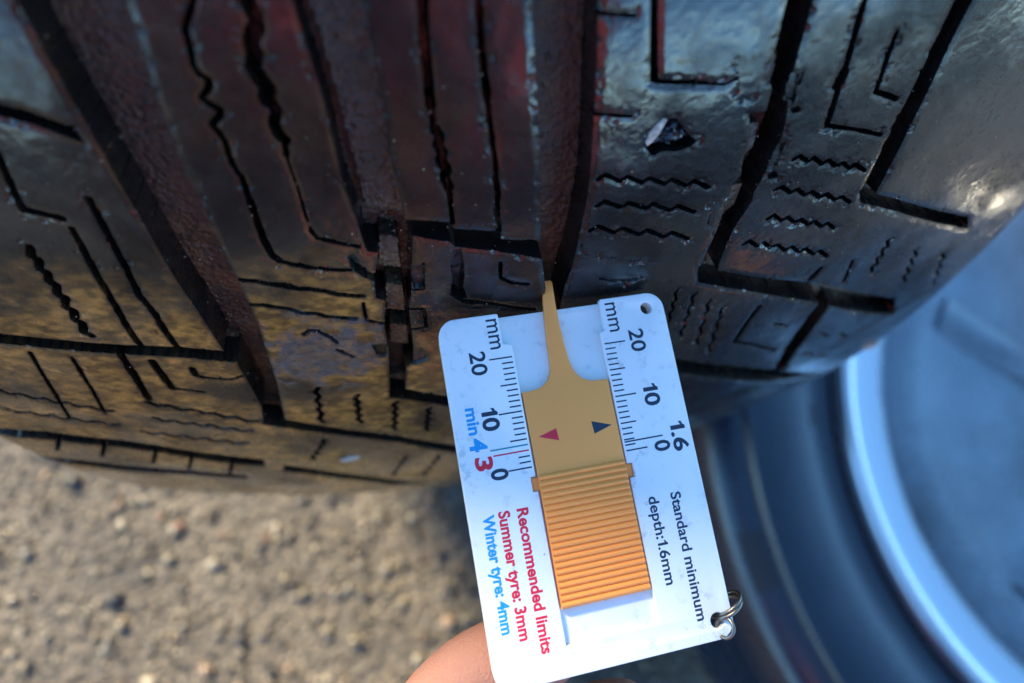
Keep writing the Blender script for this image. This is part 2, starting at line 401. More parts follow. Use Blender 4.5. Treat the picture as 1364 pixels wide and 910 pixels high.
# tread pattern in tyre coordinates (axial mm, arc mm): P groove polygon, S cut stroke, F raised groove bar
FEATURES = [
 ('P',7.5,'m',[(-42.49,7.38),(-41.9,15.57),(-41.34,26.66),(-40.59,36.36),(-39.97,47.34),(-39.66,53.37),(-39.22,63.91),(-38.31,73.8),(-37.76,85.43),(-36.62,88.12),(-36.56,98.07),(-36.87,107.75),(-38.69,115.27),(-33.97,117.04),(-30.81,95.43),(-29.4,76.93),(-29.45,64.39),(-29.96,53.77),(-30.02,47.16),(-30.51,40.05),(-30.31,30.61),(-29.9,26.82),(-29.49,19.62),(-29.77,12.85),(-29.96,7.5)]),
 ('P',7.0,'m',[(-11.29,7.76),(-11.0,15.42),(-10.74,21.79),(-10.19,27.23),(-9.88,29.82),(-9.4,35.85),(-9.27,46.78),(-8.39,52.99),(-7.91,59.09),(-7.69,60.1),(-5.94,60.61),(-7.51,66.81),(-7.74,71.44),(-6.16,72.44),(-7.3,79.7),(-7.43,88.12),(-9.09,104.33),(-5.75,104.98),(-4.62,94.21),(-2.97,92.75),(-2.56,87.84),(-2.44,81.34),(-2.29,75.04),(-1.59,71.8),(-0.6,62.38),(-0.07,57.94),(-0.83,54.58),(-1.62,45.15),(-1.67,36.76),(-2.01,29.43),(-2.4,22.96),(-3.06,14.89),(-3.64,7.89)]),
 ('F',3.0,[(-5.4,59.17),(-2.58,59.96),(-2.82,66.98),(-6.37,65.83)]),
 ('F',3.0,[(-5.81,70.67),(-2.9,71.63),(-3.2,78.89),(-6.41,77.99)]),
 ('F',3.0,[(-6.36,82.44),(-3.19,83.4),(-3.62,89.82),(-6.92,88.74)]),
 ('F',4.6,[(-10.14,7.78),(-9.68,15.45),(-9.35,21.84),(-8.63,27.29),(-7.91,35.93),(-7.22,46.93),(-6.77,54.48),(-1.3,55.76),(-0.83,54.58),(-1.62,45.15),(-1.67,36.76),(-2.01,29.43),(-2.4,22.96),(-3.06,14.89),(-3.64,7.89)]),
 ('S',1.6,2.2,'s',[(-10.3,61.36),(-10.02,63.47),(-8.77,65.02),(-7.19,66.29)]),
 ('P',1.2,'s',[(-2.15,64.13),(0.75,64.12),(1.34,64.73),(0.96,69.75),(-1.02,69.88),(-1.02,68.33),(-2.53,67.95)]),
 ('S',0.5,1.0,'s',[(1.16,63.81),(0.8,70.12),(-1.19,70.26)]),
 ('S',0.6,1.2,'s',[(-10.13,72.58),(-10.27,77.27),(-7.19,78.79)]),
 ('S',0.7,1.4,'s',[(-2.17,75.27),(0.4,75.43),(0.43,80.84),(-2.44,81.34)]),
 ('P',0.7,'s',[(-3.34,86.67),(-0.92,87.59),(-0.04,92.14),(-2.57,93.4),(-3.77,93.19)]),
 ('P',0.6,'s',[(-10.45,84.57),(-7.57,85.49),(-7.9,89.67),(-9.78,89.39)]),
 ('P',5.0,'m',[(-8.97,103.3),(-5.6,103.27),(-2.51,105.31),(3.96,109.03),(14.39,114.75),(30.07,125.01),(30.84,131.52),(14.57,120.46),(3.13,113.53),(-5.22,108.38),(-9.31,106.43)]),
 ('P',7.5,'m',[(16.9,8.31),(17.53,15.58),(18.15,22.2),(18.76,29.32),(19.22,33.16),(20.49,48.79),(21.2,61.33),(21.73,65.66),(22.97,73.49),(22.85,77.78),(22.96,91.52),(23.82,115.41),(25.97,157.63),(30.44,160.83),(27.83,116.87),(26.73,92.48),(26.3,78.5),(26.61,74.2),(27.5,68.92),(27.99,63.1),(28.63,52.39),(28.15,40.55),(27.6,30.37),(27.0,22.69),(26.53,15.16),(26.07,8.53)]),
 ('P',6.0,'m',[(-1.11,53.95),(5.78,55.28),(6.79,56.79),(14.31,58.36),(14.45,60.03),(21.6,61.39),(22.01,65.7),(14.1,62.71),(6.62,60.68),(6.05,59.61),(-0.15,57.45)]),
 ('S',0.9,5,'s',[(-19.5,13.75),(-21.65,17.43),(-22.01,20.61),(-24.12,23.93),(-24.35,26.79),(-24.48,28.28),(-24.33,29.24),(-23.33,30.15),(-23.42,31.04),(-24.9,32.5),(-24.07,33.45),(-23.06,34.23),(-23.28,34.96),(-24.76,36.31),(-24.06,37.55),(-23.74,38.81),(-23.92,40.79),(-23.77,42.72),(-23.17,44.63),(-23.18,46.56),(-23.12,48.71)]),
 ('S',1.25,5,'s',[(-23.12,48.71),(-23.07,50.52),(-23.13,53.25),(-23.09,56.6),(-22.71,59.68),(-21.84,60.91)]),
 ('S',0.9,2.4,'s',[(-22.07,60.89),(-19.92,61.9),(-16.35,63.23),(-11.11,64.07)]),
 ('S',2.2,6,'s',[(-14.7,13.85),(-14.35,16.84),(-16.02,19.96),(-15.52,23.33),(-16.8,25.5),(-16.66,27.06),(-17.38,28.73),(-16.97,30.39),(-16.27,31.72),(-16.82,33.13)]),
 ('S',1.7,6,'s',[(-16.63,33.14),(-15.91,34.54),(-16.64,36.34),(-16.47,38.13),(-15.89,39.08)]),
 ('S',1.0,5,'s',[(-15.89,39.08),(-16.12,40.94),(-16.23,41.42)]),
 ('S',0.45,2,'s',[(-16.18,41.18),(-16.13,42.76),(-15.89,45.94),(-15.78,48.88),(-15.78,51.98),(-15.55,54.66),(-15.13,56.54)]),
 ('S',0.8,2,'s',[(-15.61,54.96),(-15.01,56.55),(-13.3,57.32),(-8.85,59.0)]),
 ('S',0.9,2.6,'s',[(-29.01,64.96),(-26.8,65.29),(-24.94,66.15),(-22.21,66.54),(-20.35,67.63),(-18.18,68.0),(-15.81,68.8),(-14.08,69.75),(-9.87,70.79)]),
 ('S',0.8,2.6,'s',[(-25.5,65.92),(-24.39,66.37),(-21.77,67.32),(-20.02,67.84)]),
 ('S',0.8,2.2,'s',[(-29.53,71.22),(-27.17,71.38),(-25.19,72.14),(-23.02,72.73),(-21.14,74.15),(-18.83,74.37),(-17.06,75.4),(-14.53,76.11),(-12.06,76.61)]),
 ('S',0.8,1.6,'s',[(-22.06,80.29),(-20.85,79.02),(-19.3,79.41),(-17.51,81.48),(-16.63,83.53)]),
 ('S',0.8,1.2,'s',[(-17.02,85.75),(-14.46,88.45)]),
 ('S',1.0,2.4,'s',[(-23.31,99.72),(-24.35,101.75),(-23.79,103.54),(-24.86,105.72),(-24.31,107.64),(-25.42,109.98),(-24.87,112.04),(-26.03,114.57),(-25.49,116.82)]),
 ('S',1.0,2.4,'s',[(-15.8,104.2),(-16.75,105.9),(-16.07,107.41),(-17.04,109.21),(-16.36,110.81),(-17.36,112.72),(-16.67,114.43),(-17.7,116.46),(-17.01,118.29)]),
 ('S',1.0,2.4,'s',[(-7.93,108.95),(-8.94,110.47),(-8.32,112.5),(-9.36,114.12),(-8.74,116.28),(-9.8,118.01),(-9.17,120.33),(-10.27,122.19),(-9.64,124.69)]),
 ('S',1.0,2.4,'s',[(-0.69,113.77),(-1.68,114.88),(-0.99,116.87),(-2.0,118.04),(-1.3,120.15),(-2.33,121.38),(-1.62,123.62),(-2.67,124.94),(-1.96,127.33)]),
 ('S',1.0,2.4,'s',[(6.9,119.33),(5.9,120.3),(6.69,122.51),(5.67,123.53),(6.47,125.88),(5.44,126.97),(6.25,129.47),(5.19,130.63),(6.02,133.31)]),
 ('S',1.0,2.4,'s',[(14.68,123.79),(13.65,124.92),(14.53,127.74),(13.48,128.96),(14.39,132.0),(13.32,133.31),(14.25,136.62),(13.16,138.05),(14.13,141.68)]),
 ('P',5.5,'m',[(-37.93,112.38),(-33.37,114.5),(-27.64,118.29),(-22.36,121.47),(-9.18,129.55),(4.35,141.43),(20.43,155.77),(36.21,172.07),(39.64,194.98),(21.34,168.4),(4.26,148.66),(-9.58,134.03),(-23.0,125.33),(-31.53,120.55),(-39.03,116.55)]),
 ('S',1.0,2.2,'s',[(-26.67,127.85),(-27.75,128.29),(-28.14,131.37),(-29.25,131.85),(-29.68,135.15),(-30.82,135.68),(-31.32,139.24),(-32.49,139.83),(-33.06,143.71)]),
 ('S',1.0,2.2,'s',[(-8.18,145.86),(-9.34,146.12),(-9.51,150.51),(-10.69,150.81),(-10.91,155.66),(-12.13,156.01),(-12.41,161.47),(-13.66,161.88),(-14.03,168.19)]),
 ('S',1.0,2.2,'s',[(0.91,148.73),(-0.35,148.88),(-0.5,153.9),(-1.8,154.09),(-2.0,159.72),(-3.33,159.95),(-3.59,166.43),(-4.96,166.72),(-5.3,174.45)]),
 ('S',1.0,2.2,'s',[(14.08,163.09),(12.6,162.35),(12.58,169.3),(11.07,168.46),(11.04,176.65),(9.49,175.67),(9.46,185.88),(7.84,184.65),(7.85,199.16)]),
 ('P',5.0,'m',[(-41.78,147.86),(-34.71,154.1),(-26.26,162.22),(-13.94,178.15),(0.45,204.14),(-14.8,189.01),(-27.45,170.32),(-36.01,160.8),(-43.37,154.63)]),
 ('S',1.2,4,'s',[(-45.53,47.6),(-45.62,53.22),(-45.96,62.13),(-46.5,67.9),(-45.81,72.47),(-45.93,77.86),(-45.61,83.55)]),
 ('S',1.2,4,'s',[(-50.39,53.14),(-51.12,62.73),(-51.37,69.35),(-51.92,76.61),(-52.01,80.03),(-51.98,82.91)]),
 ('S',1.4,4,'s',[(-58.33,56.74),(-59.19,58.64),(-58.38,59.45),(-59.28,61.44),(-58.45,62.3),(-59.38,64.39),(-58.55,65.29),(-59.51,67.49),(-58.67,68.44),(-59.67,70.77),(-58.82,71.78),(-59.87,74.25),(-59.0,75.32),(-60.1,77.95),(-59.22,79.08)]),
 ('S',1.2,4,'s',[(-52.77,27.91),(-54.36,41.07),(-55.64,49.39)]),
 ('S',1.2,4,'s',[(-55.64,49.39),(-53.24,50.09),(-50.74,51.1)]),
 ('P',6,'m',[(-82.48,78.24),(-70.31,79.83),(-60.56,81.45),(-54.22,82.16),(-44.37,83.1),(-35.99,85.02),(-36.22,88.69),(-45.52,86.36),(-55.46,85.14),(-61.93,84.43),(-71.87,82.77),(-84.28,81.18)]),
 ('P',6,'m',[(-59.86,30.77),(-53.14,31.79),(-46.83,33.9),(-42.3,36.33),(-42.14,38.56),(-47.67,35.59),(-54.04,33.42),(-60.85,32.38)]),
 ('S',1.5,4,'s',[(-56.71,84.89),(-57.56,94.28),(-58.57,102.66)]),
 ('S',1.5,4,'s',[(-52.03,87.52),(-52.03,93.41),(-52.01,98.01)]),
 ('S',0.8,3,'s',[(-52.01,98.01),(-49.29,98.71),(-46.37,99.78)]),
 ('S',1.3,3,'s',[(-45.53,90.41),(-45.74,92.69),(-44.9,93.6)]),
 ('S',0.6,2,'s',[(-44.9,93.6),(-41.95,94.33),(-39.74,94.76),(-36.82,93.75)]),
 ('S',0.8,3,'s',[(-66.22,86.61),(-68.35,99.59),(-70.9,110.57)]),
 ('S',0.8,3,'s',[(-72.95,84.83),(-76.29,99.46),(-79.7,113.03)]),
 ('S',1.1,1.6,'s',[(-59.44,104.07),(-58.01,106.03),(-55.58,105.85),(-54.1,107.89),(-51.66,107.75),(-50.13,109.89),(-47.66,109.79),(-46.08,112.04),(-43.6,111.98),(-41.95,114.36),(-39.44,114.35)]),
 ('S',1.1,1.6,'s',[(-61.22,112.11),(-59.92,114.03),(-57.52,113.45),(-56.18,115.44),(-53.79,114.9),(-52.41,116.97),(-50.01,116.45),(-48.58,118.61),(-46.18,118.13),(-44.71,120.39),(-42.3,119.94)]),
 ('S',1.1,1.6,'s',[(-66.95,120.28),(-65.49,122.36),(-62.73,121.51),(-61.23,123.67),(-58.5,122.86),(-56.95,125.12),(-54.22,124.36),(-52.63,126.72),(-49.91,126.0),(-48.25,128.49),(-45.53,127.82)]),
 ('S',1.0,1.6,'s',[(-87.32,100.62),(-86.17,102.42),(-83.63,102.06),(-82.44,103.92),(-79.91,103.59),(-78.69,105.52),(-76.16,105.23),(-74.92,107.24),(-72.38,106.98),(-71.1,109.07),(-68.56,108.85)]),
 ('S',1.0,1.6,'s',[(-91.24,110.24),(-89.94,112.05),(-87.05,111.24),(-85.73,113.11),(-82.87,112.36),(-81.51,114.29),(-78.68,113.58),(-77.29,115.59),(-74.48,114.92),(-73.06,117.01),(-70.27,116.39)]),
 ('P',5,'m',[(-111.05,124.17),(-90.46,123.83),(-73.32,127.39),(-66.11,131.23),(-58.93,135.76),(-45.58,142.16),(-47.17,149.0),(-61.01,141.9),(-68.29,136.94),(-75.62,132.78),(-93.59,129.81),(-115.28,130.89)]),
 ('S',0.9,2.0,'s',[(-88.42,126.51),(-95.38,138.78)]),
 ('S',0.9,2.0,'s',[(-79.36,129.27),(-85.76,141.74)]),
 ('S',0.9,2.0,'s',[(-69.27,133.87),(-75.25,147.13)]),
 ('S',0.9,2.0,'s',[(-62.02,137.81),(-67.75,151.94)]),
 ('S',0.9,2.0,'s',[(-53.47,142.52),(-58.89,157.88)]),
 ('P',4,'m',[(-111.41,149.12),(-95.67,148.31),(-83.56,151.35),(-67.09,154.6),(-54.55,159.9),(-55.81,164.37),(-68.89,159.8),(-86.25,157.65),(-98.74,154.58),(-114.71,155.01)]),
 ('S',1.5,6,'s',[(4.85,12.18),(4.63,18.24),(4.53,23.27),(4.41,27.94),(4.46,32.12),(4.54,34.98)]),
 ('S',1.0,4,'s',[(4.54,34.98),(4.61,36.74),(4.79,38.57)]),
 ('S',1.6,5,'s',[(4.79,38.57),(5.43,40.03),(4.93,41.06),(5.69,42.72),(5.28,43.93),(6.19,45.56),(5.66,46.83),(6.25,48.5)]),
 ('S',0.9,4,'s',[(6.25,48.5),(6.35,51.04),(6.49,55.51)]),
 ('S',1.15,6,'s',[(11.3,12.37),(11.34,18.51),(11.48,22.73),(11.72,28.37),(12.14,32.32),(12.31,34.45)]),
 ('S',0.9,4,'s',[(12.31,34.45),(12.58,37.81),(12.88,40.17),(13.19,43.26)]),
 ('S',1.0,4,'s',[(13.19,43.26),(13.52,45.87),(13.41,47.86),(13.88,50.42),(13.65,52.86),(14.05,58.01)]),
 ('P',3.0,'s',[(6.22,61.31),(7.6,61.32),(8.04,63.63),(8.06,67.28),(7.69,70.71),(8.32,72.42),(8.29,73.86),(6.12,73.32),(5.39,71.17),(5.92,68.11),(5.67,65.1)]),
 ('S',1.3,3.4,'s',[(5.89,72.05),(7.73,74.41),(9.93,74.98)]),
 ('S',0.8,3,'s',[(9.66,74.72),(13.58,76.25),(17.92,78.16),(21.19,79.26)]),
 ('S',0.8,3,'s',[(14.39,65.43),(14.45,69.2),(16.39,70.7),(19.47,71.63)]),
 ('S',0.8,2,'s',[(19.4,35.01),(20.29,35.75),(21.0,36.93),(20.4,38.02),(19.79,39.14)]),
 ('P',5,'m',[(31.82,8.68),(33.23,17.87),(35.1,29.95),(35.84,34.26),(37.06,34.71),(45.48,35.79),(45.3,35.09),(37.15,33.95),(36.33,30.05),(34.33,17.93),(33.01,8.71)]),
 ('S',0.5,2,'s',[(45.39,35.44),(47.77,35.81),(49.85,35.01)]),
 ('S',0.6,2.5,'s',[(27.69,38.36),(30.7,38.78),(33.79,39.34)]),
 ('S',0.6,2.5,'s',[(26.26,24.28),(28.93,24.54),(32.07,24.93)]),
 ('S',0.8,2.6,'s',[(29.95,49.82),(31.01,49.06),(33.75,50.61),(34.8,49.84),(37.64,51.45),(38.7,50.68),(41.65,52.35),(42.71,51.56),(45.78,53.29),(46.84,52.5),(50.04,54.3)]),
 ('S',0.8,2.6,'s',[(30.35,55.06),(31.56,54.25),(34.72,56.03),(35.93,55.21),(39.23,57.06),(40.44,56.24),(43.89,58.17),(45.11,57.35),(48.72,59.37)]),
 ('S',0.8,2.6,'s',[(29.82,60.3),(31.1,59.47),(34.4,61.52),(35.69,60.69),(39.15,62.84),(40.44,62.0),(44.08,64.26),(45.38,63.41),(49.21,65.8)]),
 ('P',2.6,'s',[(36.67,44.42),(37.54,42.47),(39.32,40.43),(41.13,40.4),(42.9,42.36),(44.11,43.79),(45.74,44.79),(44.45,45.82),(42.51,46.23),(40.17,45.92),(38.3,46.62)]),
 ('S',0.3,0.5,'s',[(28.23,65.29),(32.6,67.0),(40.21,69.64),(43.34,70.5)]),
 ('S',0.6,0.8,'s',[(33.43,72.86),(38.25,75.16),(41.24,74.98)]),
 ('S',0.3,0.4,'s',[(48.94,32.25),(50.69,38.37),(53.34,38.8)]),
 ('S',0.3,0.4,'s',[(53.91,59.01),(51.75,57.45),(52.29,62.98),(54.87,64.23)]),
 ('P',6.5,'m',[(52.65,9.29),(54.09,19.03),(54.26,25.53),(54.68,32.5),(54.81,35.55),(56.16,37.34),(56.37,41.04),(53.7,41.2),(54.18,43.57),(54.94,44.73),(55.09,49.9),(55.68,53.11),(54.55,54.45),(54.65,55.73),(54.58,59.3),(54.67,64.55),(53.85,74.57),(54.7,78.74),(59.15,80.41),(57.92,74.32),(58.02,65.64),(59.9,58.99),(59.46,57.26),(60.37,53.16),(61.06,46.04),(60.34,41.83),(59.8,39.99),(58.57,39.46),(59.03,34.99),(58.83,32.38),(58.63,25.89),(58.7,19.32),(57.28,9.44)]),
 ('F',2.2,[(54.28,32.79),(56.33,32.67),(56.7,34.84),(56.78,37.66),(55.26,36.53)]),
 ('F',2.4,[(54.99,44.48),(57.14,44.51),(57.64,48.86),(55.72,51.02),(54.94,50.31)]),
 ('F',2.4,[(55.61,56.54),(57.95,56.65),(58.0,61.34),(55.92,63.73),(54.74,62.77)]),
 ('S',0.4,0.8,'s',[(60.71,35.42),(60.88,37.92),(60.73,40.36)]),
 ('S',0.4,0.8,'s',[(61.98,47.43),(62.19,51.07),(61.58,54.15)]),
 ('P',0.5,'s',[(57.75,34.96),(60.22,35.47),(60.91,40.13),(59.07,39.4)]),
 ('P',0.5,'s',[(59.93,47.11),(62.09,47.73),(62.34,53.05),(60.09,52.35)]),
 ('P',0.9,'s',[(60.42,40.95),(61.95,40.77),(62.93,41.93),(61.43,42.24)]),
 ('P',0.9,'s',[(60.73,53.38),(62.34,53.05),(63.45,54.49),(61.51,54.76)]),
 ('P',6.0,'m',[(53.39,74.03),(57.69,76.19),(83.32,87.81),(92.72,92.67),(121.8,111.32),(131.51,125.9),(88.71,96.78),(68.98,86.03),(54.6,78.93)]),
 ('P',6.0,'m',[(83.86,21.11),(83.61,34.82),(83.53,47.63),(83.89,62.47),(85.18,64.98),(96.29,70.28),(127.29,86.28),(123.09,80.73),(94.75,66.7),(88.1,63.68),(87.86,55.52),(87.12,35.27),(87.61,21.41)]),
 ('S',1.2,4.5,'s',[(66.9,23.63),(67.95,33.38),(68.3,36.93),(68.4,39.63),(69.04,45.36)]),
 ('S',2.0,4.5,'s',[(68.22,36.44),(68.0,38.1)]),
 ('S',0.8,3.0,'s',[(68.95,45.48),(72.88,46.53),(76.47,47.55),(81.64,49.33)]),
 ('S',1.0,4,'s',[(75.26,31.06),(75.54,35.69),(76.08,40.46),(81.09,42.52)]),
 ('S',0.85,2.2,'s',[(64.99,51.25),(66.02,50.73),(68.17,52.27),(69.21,51.74),(71.46,53.34),(72.51,52.81),(74.86,54.46),(75.93,53.93),(78.38,55.65),(79.47,55.11),(82.04,56.9)]),
 ('S',0.85,2.2,'s',[(63.81,57.44),(64.93,56.9),(67.26,58.66),(68.4,58.12),(70.83,59.95),(71.99,59.4),(74.55,61.31),(75.73,60.77),(78.42,62.76),(79.62,62.21),(82.46,64.31)]),
 ('S',0.85,2.2,'s',[(64.77,64.2),(65.77,63.53),(68.03,65.41),(69.04,64.74),(71.4,66.7),(72.42,66.02),(74.9,68.06),(75.93,67.37),(78.54,69.5),(79.57,68.8),(82.32,71.03)]),
 ('S',0.85,2.2,'s',[(61.6,69.91),(62.68,69.21),(65.08,71.3),(66.17,70.59),(68.69,72.77),(69.79,72.06),(72.44,74.34),(73.56,73.62),(76.35,76.01),(77.48,75.28),(80.45,77.81),(81.59,77.06),(84.74,79.74)]),
 ('S',0.8,1.8,'s',[(101.47,79.67),(100.1,79.94),(101.76,82.48),(100.36,82.75),(102.09,85.43),(100.67,85.7),(102.47,88.52),(101.03,88.79),(102.92,91.77)]),
 ('S',0.8,1.8,'s',[(113.53,86.98),(112.34,87.48),(114.79,90.51),(113.57,91.02),(116.18,94.27),(114.94,94.8),(117.73,98.32),(116.46,98.86),(119.47,102.7)]),
 ('S',0.8,1.8,'s',[(125.98,93.21),(124.9,93.89),(128.19,97.53),(127.1,98.24),(130.7,102.27),(129.59,103.01),(133.57,107.52),(132.44,108.3),(136.93,113.44)]),
 ('S',1.6,2,'s',[(84.84,83.8),(83.97,86.75)]),
 ('S',1.0,2,'s',[(93.35,84.03),(95.2,91.99)]),
 ('P',5.0,'m',[(92.21,96.46),(96.19,99.35),(96.97,107.48),(97.66,115.86),(98.14,126.16),(101.83,140.75),(96.46,136.77),(93.06,121.35),(91.89,111.32),(91.74,103.02)]),
 ('S',1.3,3,'s',[(73.84,93.02),(72.83,98.79),(72.62,107.17)]),
 ('S',0.8,3,'s',[(72.62,107.17),(79.77,111.92),(88.75,119.33)]),
 ('S',0.8,2,'s',[(81.74,102.79),(86.03,106.03)]),
 ('P',6,'m',[(26.86,95.41),(43.46,103.09),(57.88,108.97),(76.16,121.25),(96.09,135.98),(131.25,170.92),(103.09,150.86),(80.24,132.03),(60.12,116.89),(44.67,109.12),(27.37,100.51)]),
 ('S',0.7,1.2,'s',[(50.94,79.79),(50.31,80.98),(51.18,83.1),(50.55,84.35),(51.45,86.6),(50.82,87.92),(51.76,90.32),(51.13,91.71),(52.12,94.27)]),
 ('S',0.7,1.2,'s',[(55.49,82.69),(54.8,83.93),(55.69,86.33),(54.98,87.65),(55.92,90.2),(55.21,91.6),(56.2,94.34),(55.49,95.83),(56.54,98.78)]),
 ('S',0.7,1.2,'s',[(59.85,85.94),(59.24,87.38),(60.32,90.0),(59.72,91.53),(60.87,94.36),(60.27,95.99),(61.49,99.05),(60.9,100.82),(62.22,104.15)]),
 ('S',0.7,1.2,'s',[(64.1,89.37),(63.49,90.92),(64.69,93.84),(64.09,95.5),(65.38,98.66),(64.78,100.46),(66.17,103.92),(65.6,105.88),(67.12,109.7)]),
 ('S',1.0,1.5,'s',[(102.24,117.63),(106.62,121.41)]),
 ('S',1.0,1.5,'s',[(111.42,123.95),(116.67,128.72)]),
 ('S',1.0,1.5,'s',[(102.36,128.87),(107.71,133.47)]),
 ('S',1.0,1.5,'s',[(111.86,136.48),(117.49,141.9)]),
]

# ------------------------------------------------------------------ the tyre that is being measured
TYRE_R = 0.350075          # tread radius at the crown
UC = 0.0128535             # crown position along the axle
CROWN = 2.155981           # crown curvature
V_LO, V_HI = -0.112, 0.128  # where the shoulders start, from the crown
SHO = 0.026
EPS = rad(35)              # the measured place lies 35 degrees above the axle

def crown_r(u):
    v = u - UC
    r = TYRE_R - .5 * CROWN * v * v
    t = np.clip(np.maximum(v - V_HI, V_LO - v) / SHO, 0, .985)
    return r - SHO * (1 - np.sqrt(1 - t * t))

def tread_to_local(u, s, depth):
    """(axial position, arc length, depth) -> tyre coordinates, axle through z = TYRE_R."""
    a = s / TYRE_R
    rho = crown_r(u) - depth
    y, z = rho * np.sin(a), -rho * np.cos(a)
    ce, se = math.cos(EPS), math.sin(EPS)
    return np.stack([u, -se * y + ce * z, -ce * y - se * z + TYRE_R], -1)

def near_seg(px, py, pts, closed):
    """distance and nearest point from grid points to a polyline."""
    best = np.full(px.shape, 1e9); bx = np.zeros_like(px); by = np.zeros_like(px)
    n = len(pts)
    for i in range(n if closed else n - 1):
        ax, ay = pts[i]; cx, cy = pts[(i + 1) % n]
        dx, dy = cx - ax, cy - ay
        L = dx * dx + dy * dy + 1e-12
        t = np.clip(((px - ax) * dx + (py - ay) * dy) / L, 0, 1)
        qx, qy = ax + t * dx, ay + t * dy
        d = (px - qx) ** 2 + (py - qy) ** 2
        m = d < best
        best = np.where(m, d, best); bx = np.where(m, qx, bx); by = np.where(m, qy, by)
    return np.sqrt(best), bx, by

def inside(px, py, pts):
    r = np.zeros(px.shape, bool)
    n = len(pts)
    for i in range(n):
        ax, ay = pts[i]; cx, cy = pts[(i + 1) % n]
        if ay == cy: continue
        c = ((ay > py) != (cy > py)) & (px < (cx - ax) * (py - ay) / (cy - ay) + ax)
        r ^= c
    return r

def vnoise(x, y, seed):
    """smooth value noise"""
    xi, yi = np.floor(x).astype(np.int64), np.floor(y).astype(np.int64)
    fx, fy = x - xi, y - yi
    fx = fx * fx * (3 - 2 * fx); fy = fy * fy * (3 - 2 * fy)
    def h(a, b):
        k = (a * 374761393 + b * 668265263 + seed * 974711) & 0x7fffffff
        k = ((k ^ (k >> 13)) * 1274126177) & 0x7fffffff
        return ((k ^ (k >> 16)) & 0xffff) / 65535.0
    return (h(xi, yi) * (1 - fx) + h(xi + 1, yi) * fx) * (1 - fy) + (h(xi, yi + 1) * (1 - fx) + h(xi + 1, yi + 1) * fx) * fy

def fbm(x, y, seed, o=4):
    r, a, t = 0, .5, 0
    for k in range(o):
        r = r + a * vnoise(x * 2 ** k, y * 2 ** k, seed + k); t += a; a *= .5
    return r / t

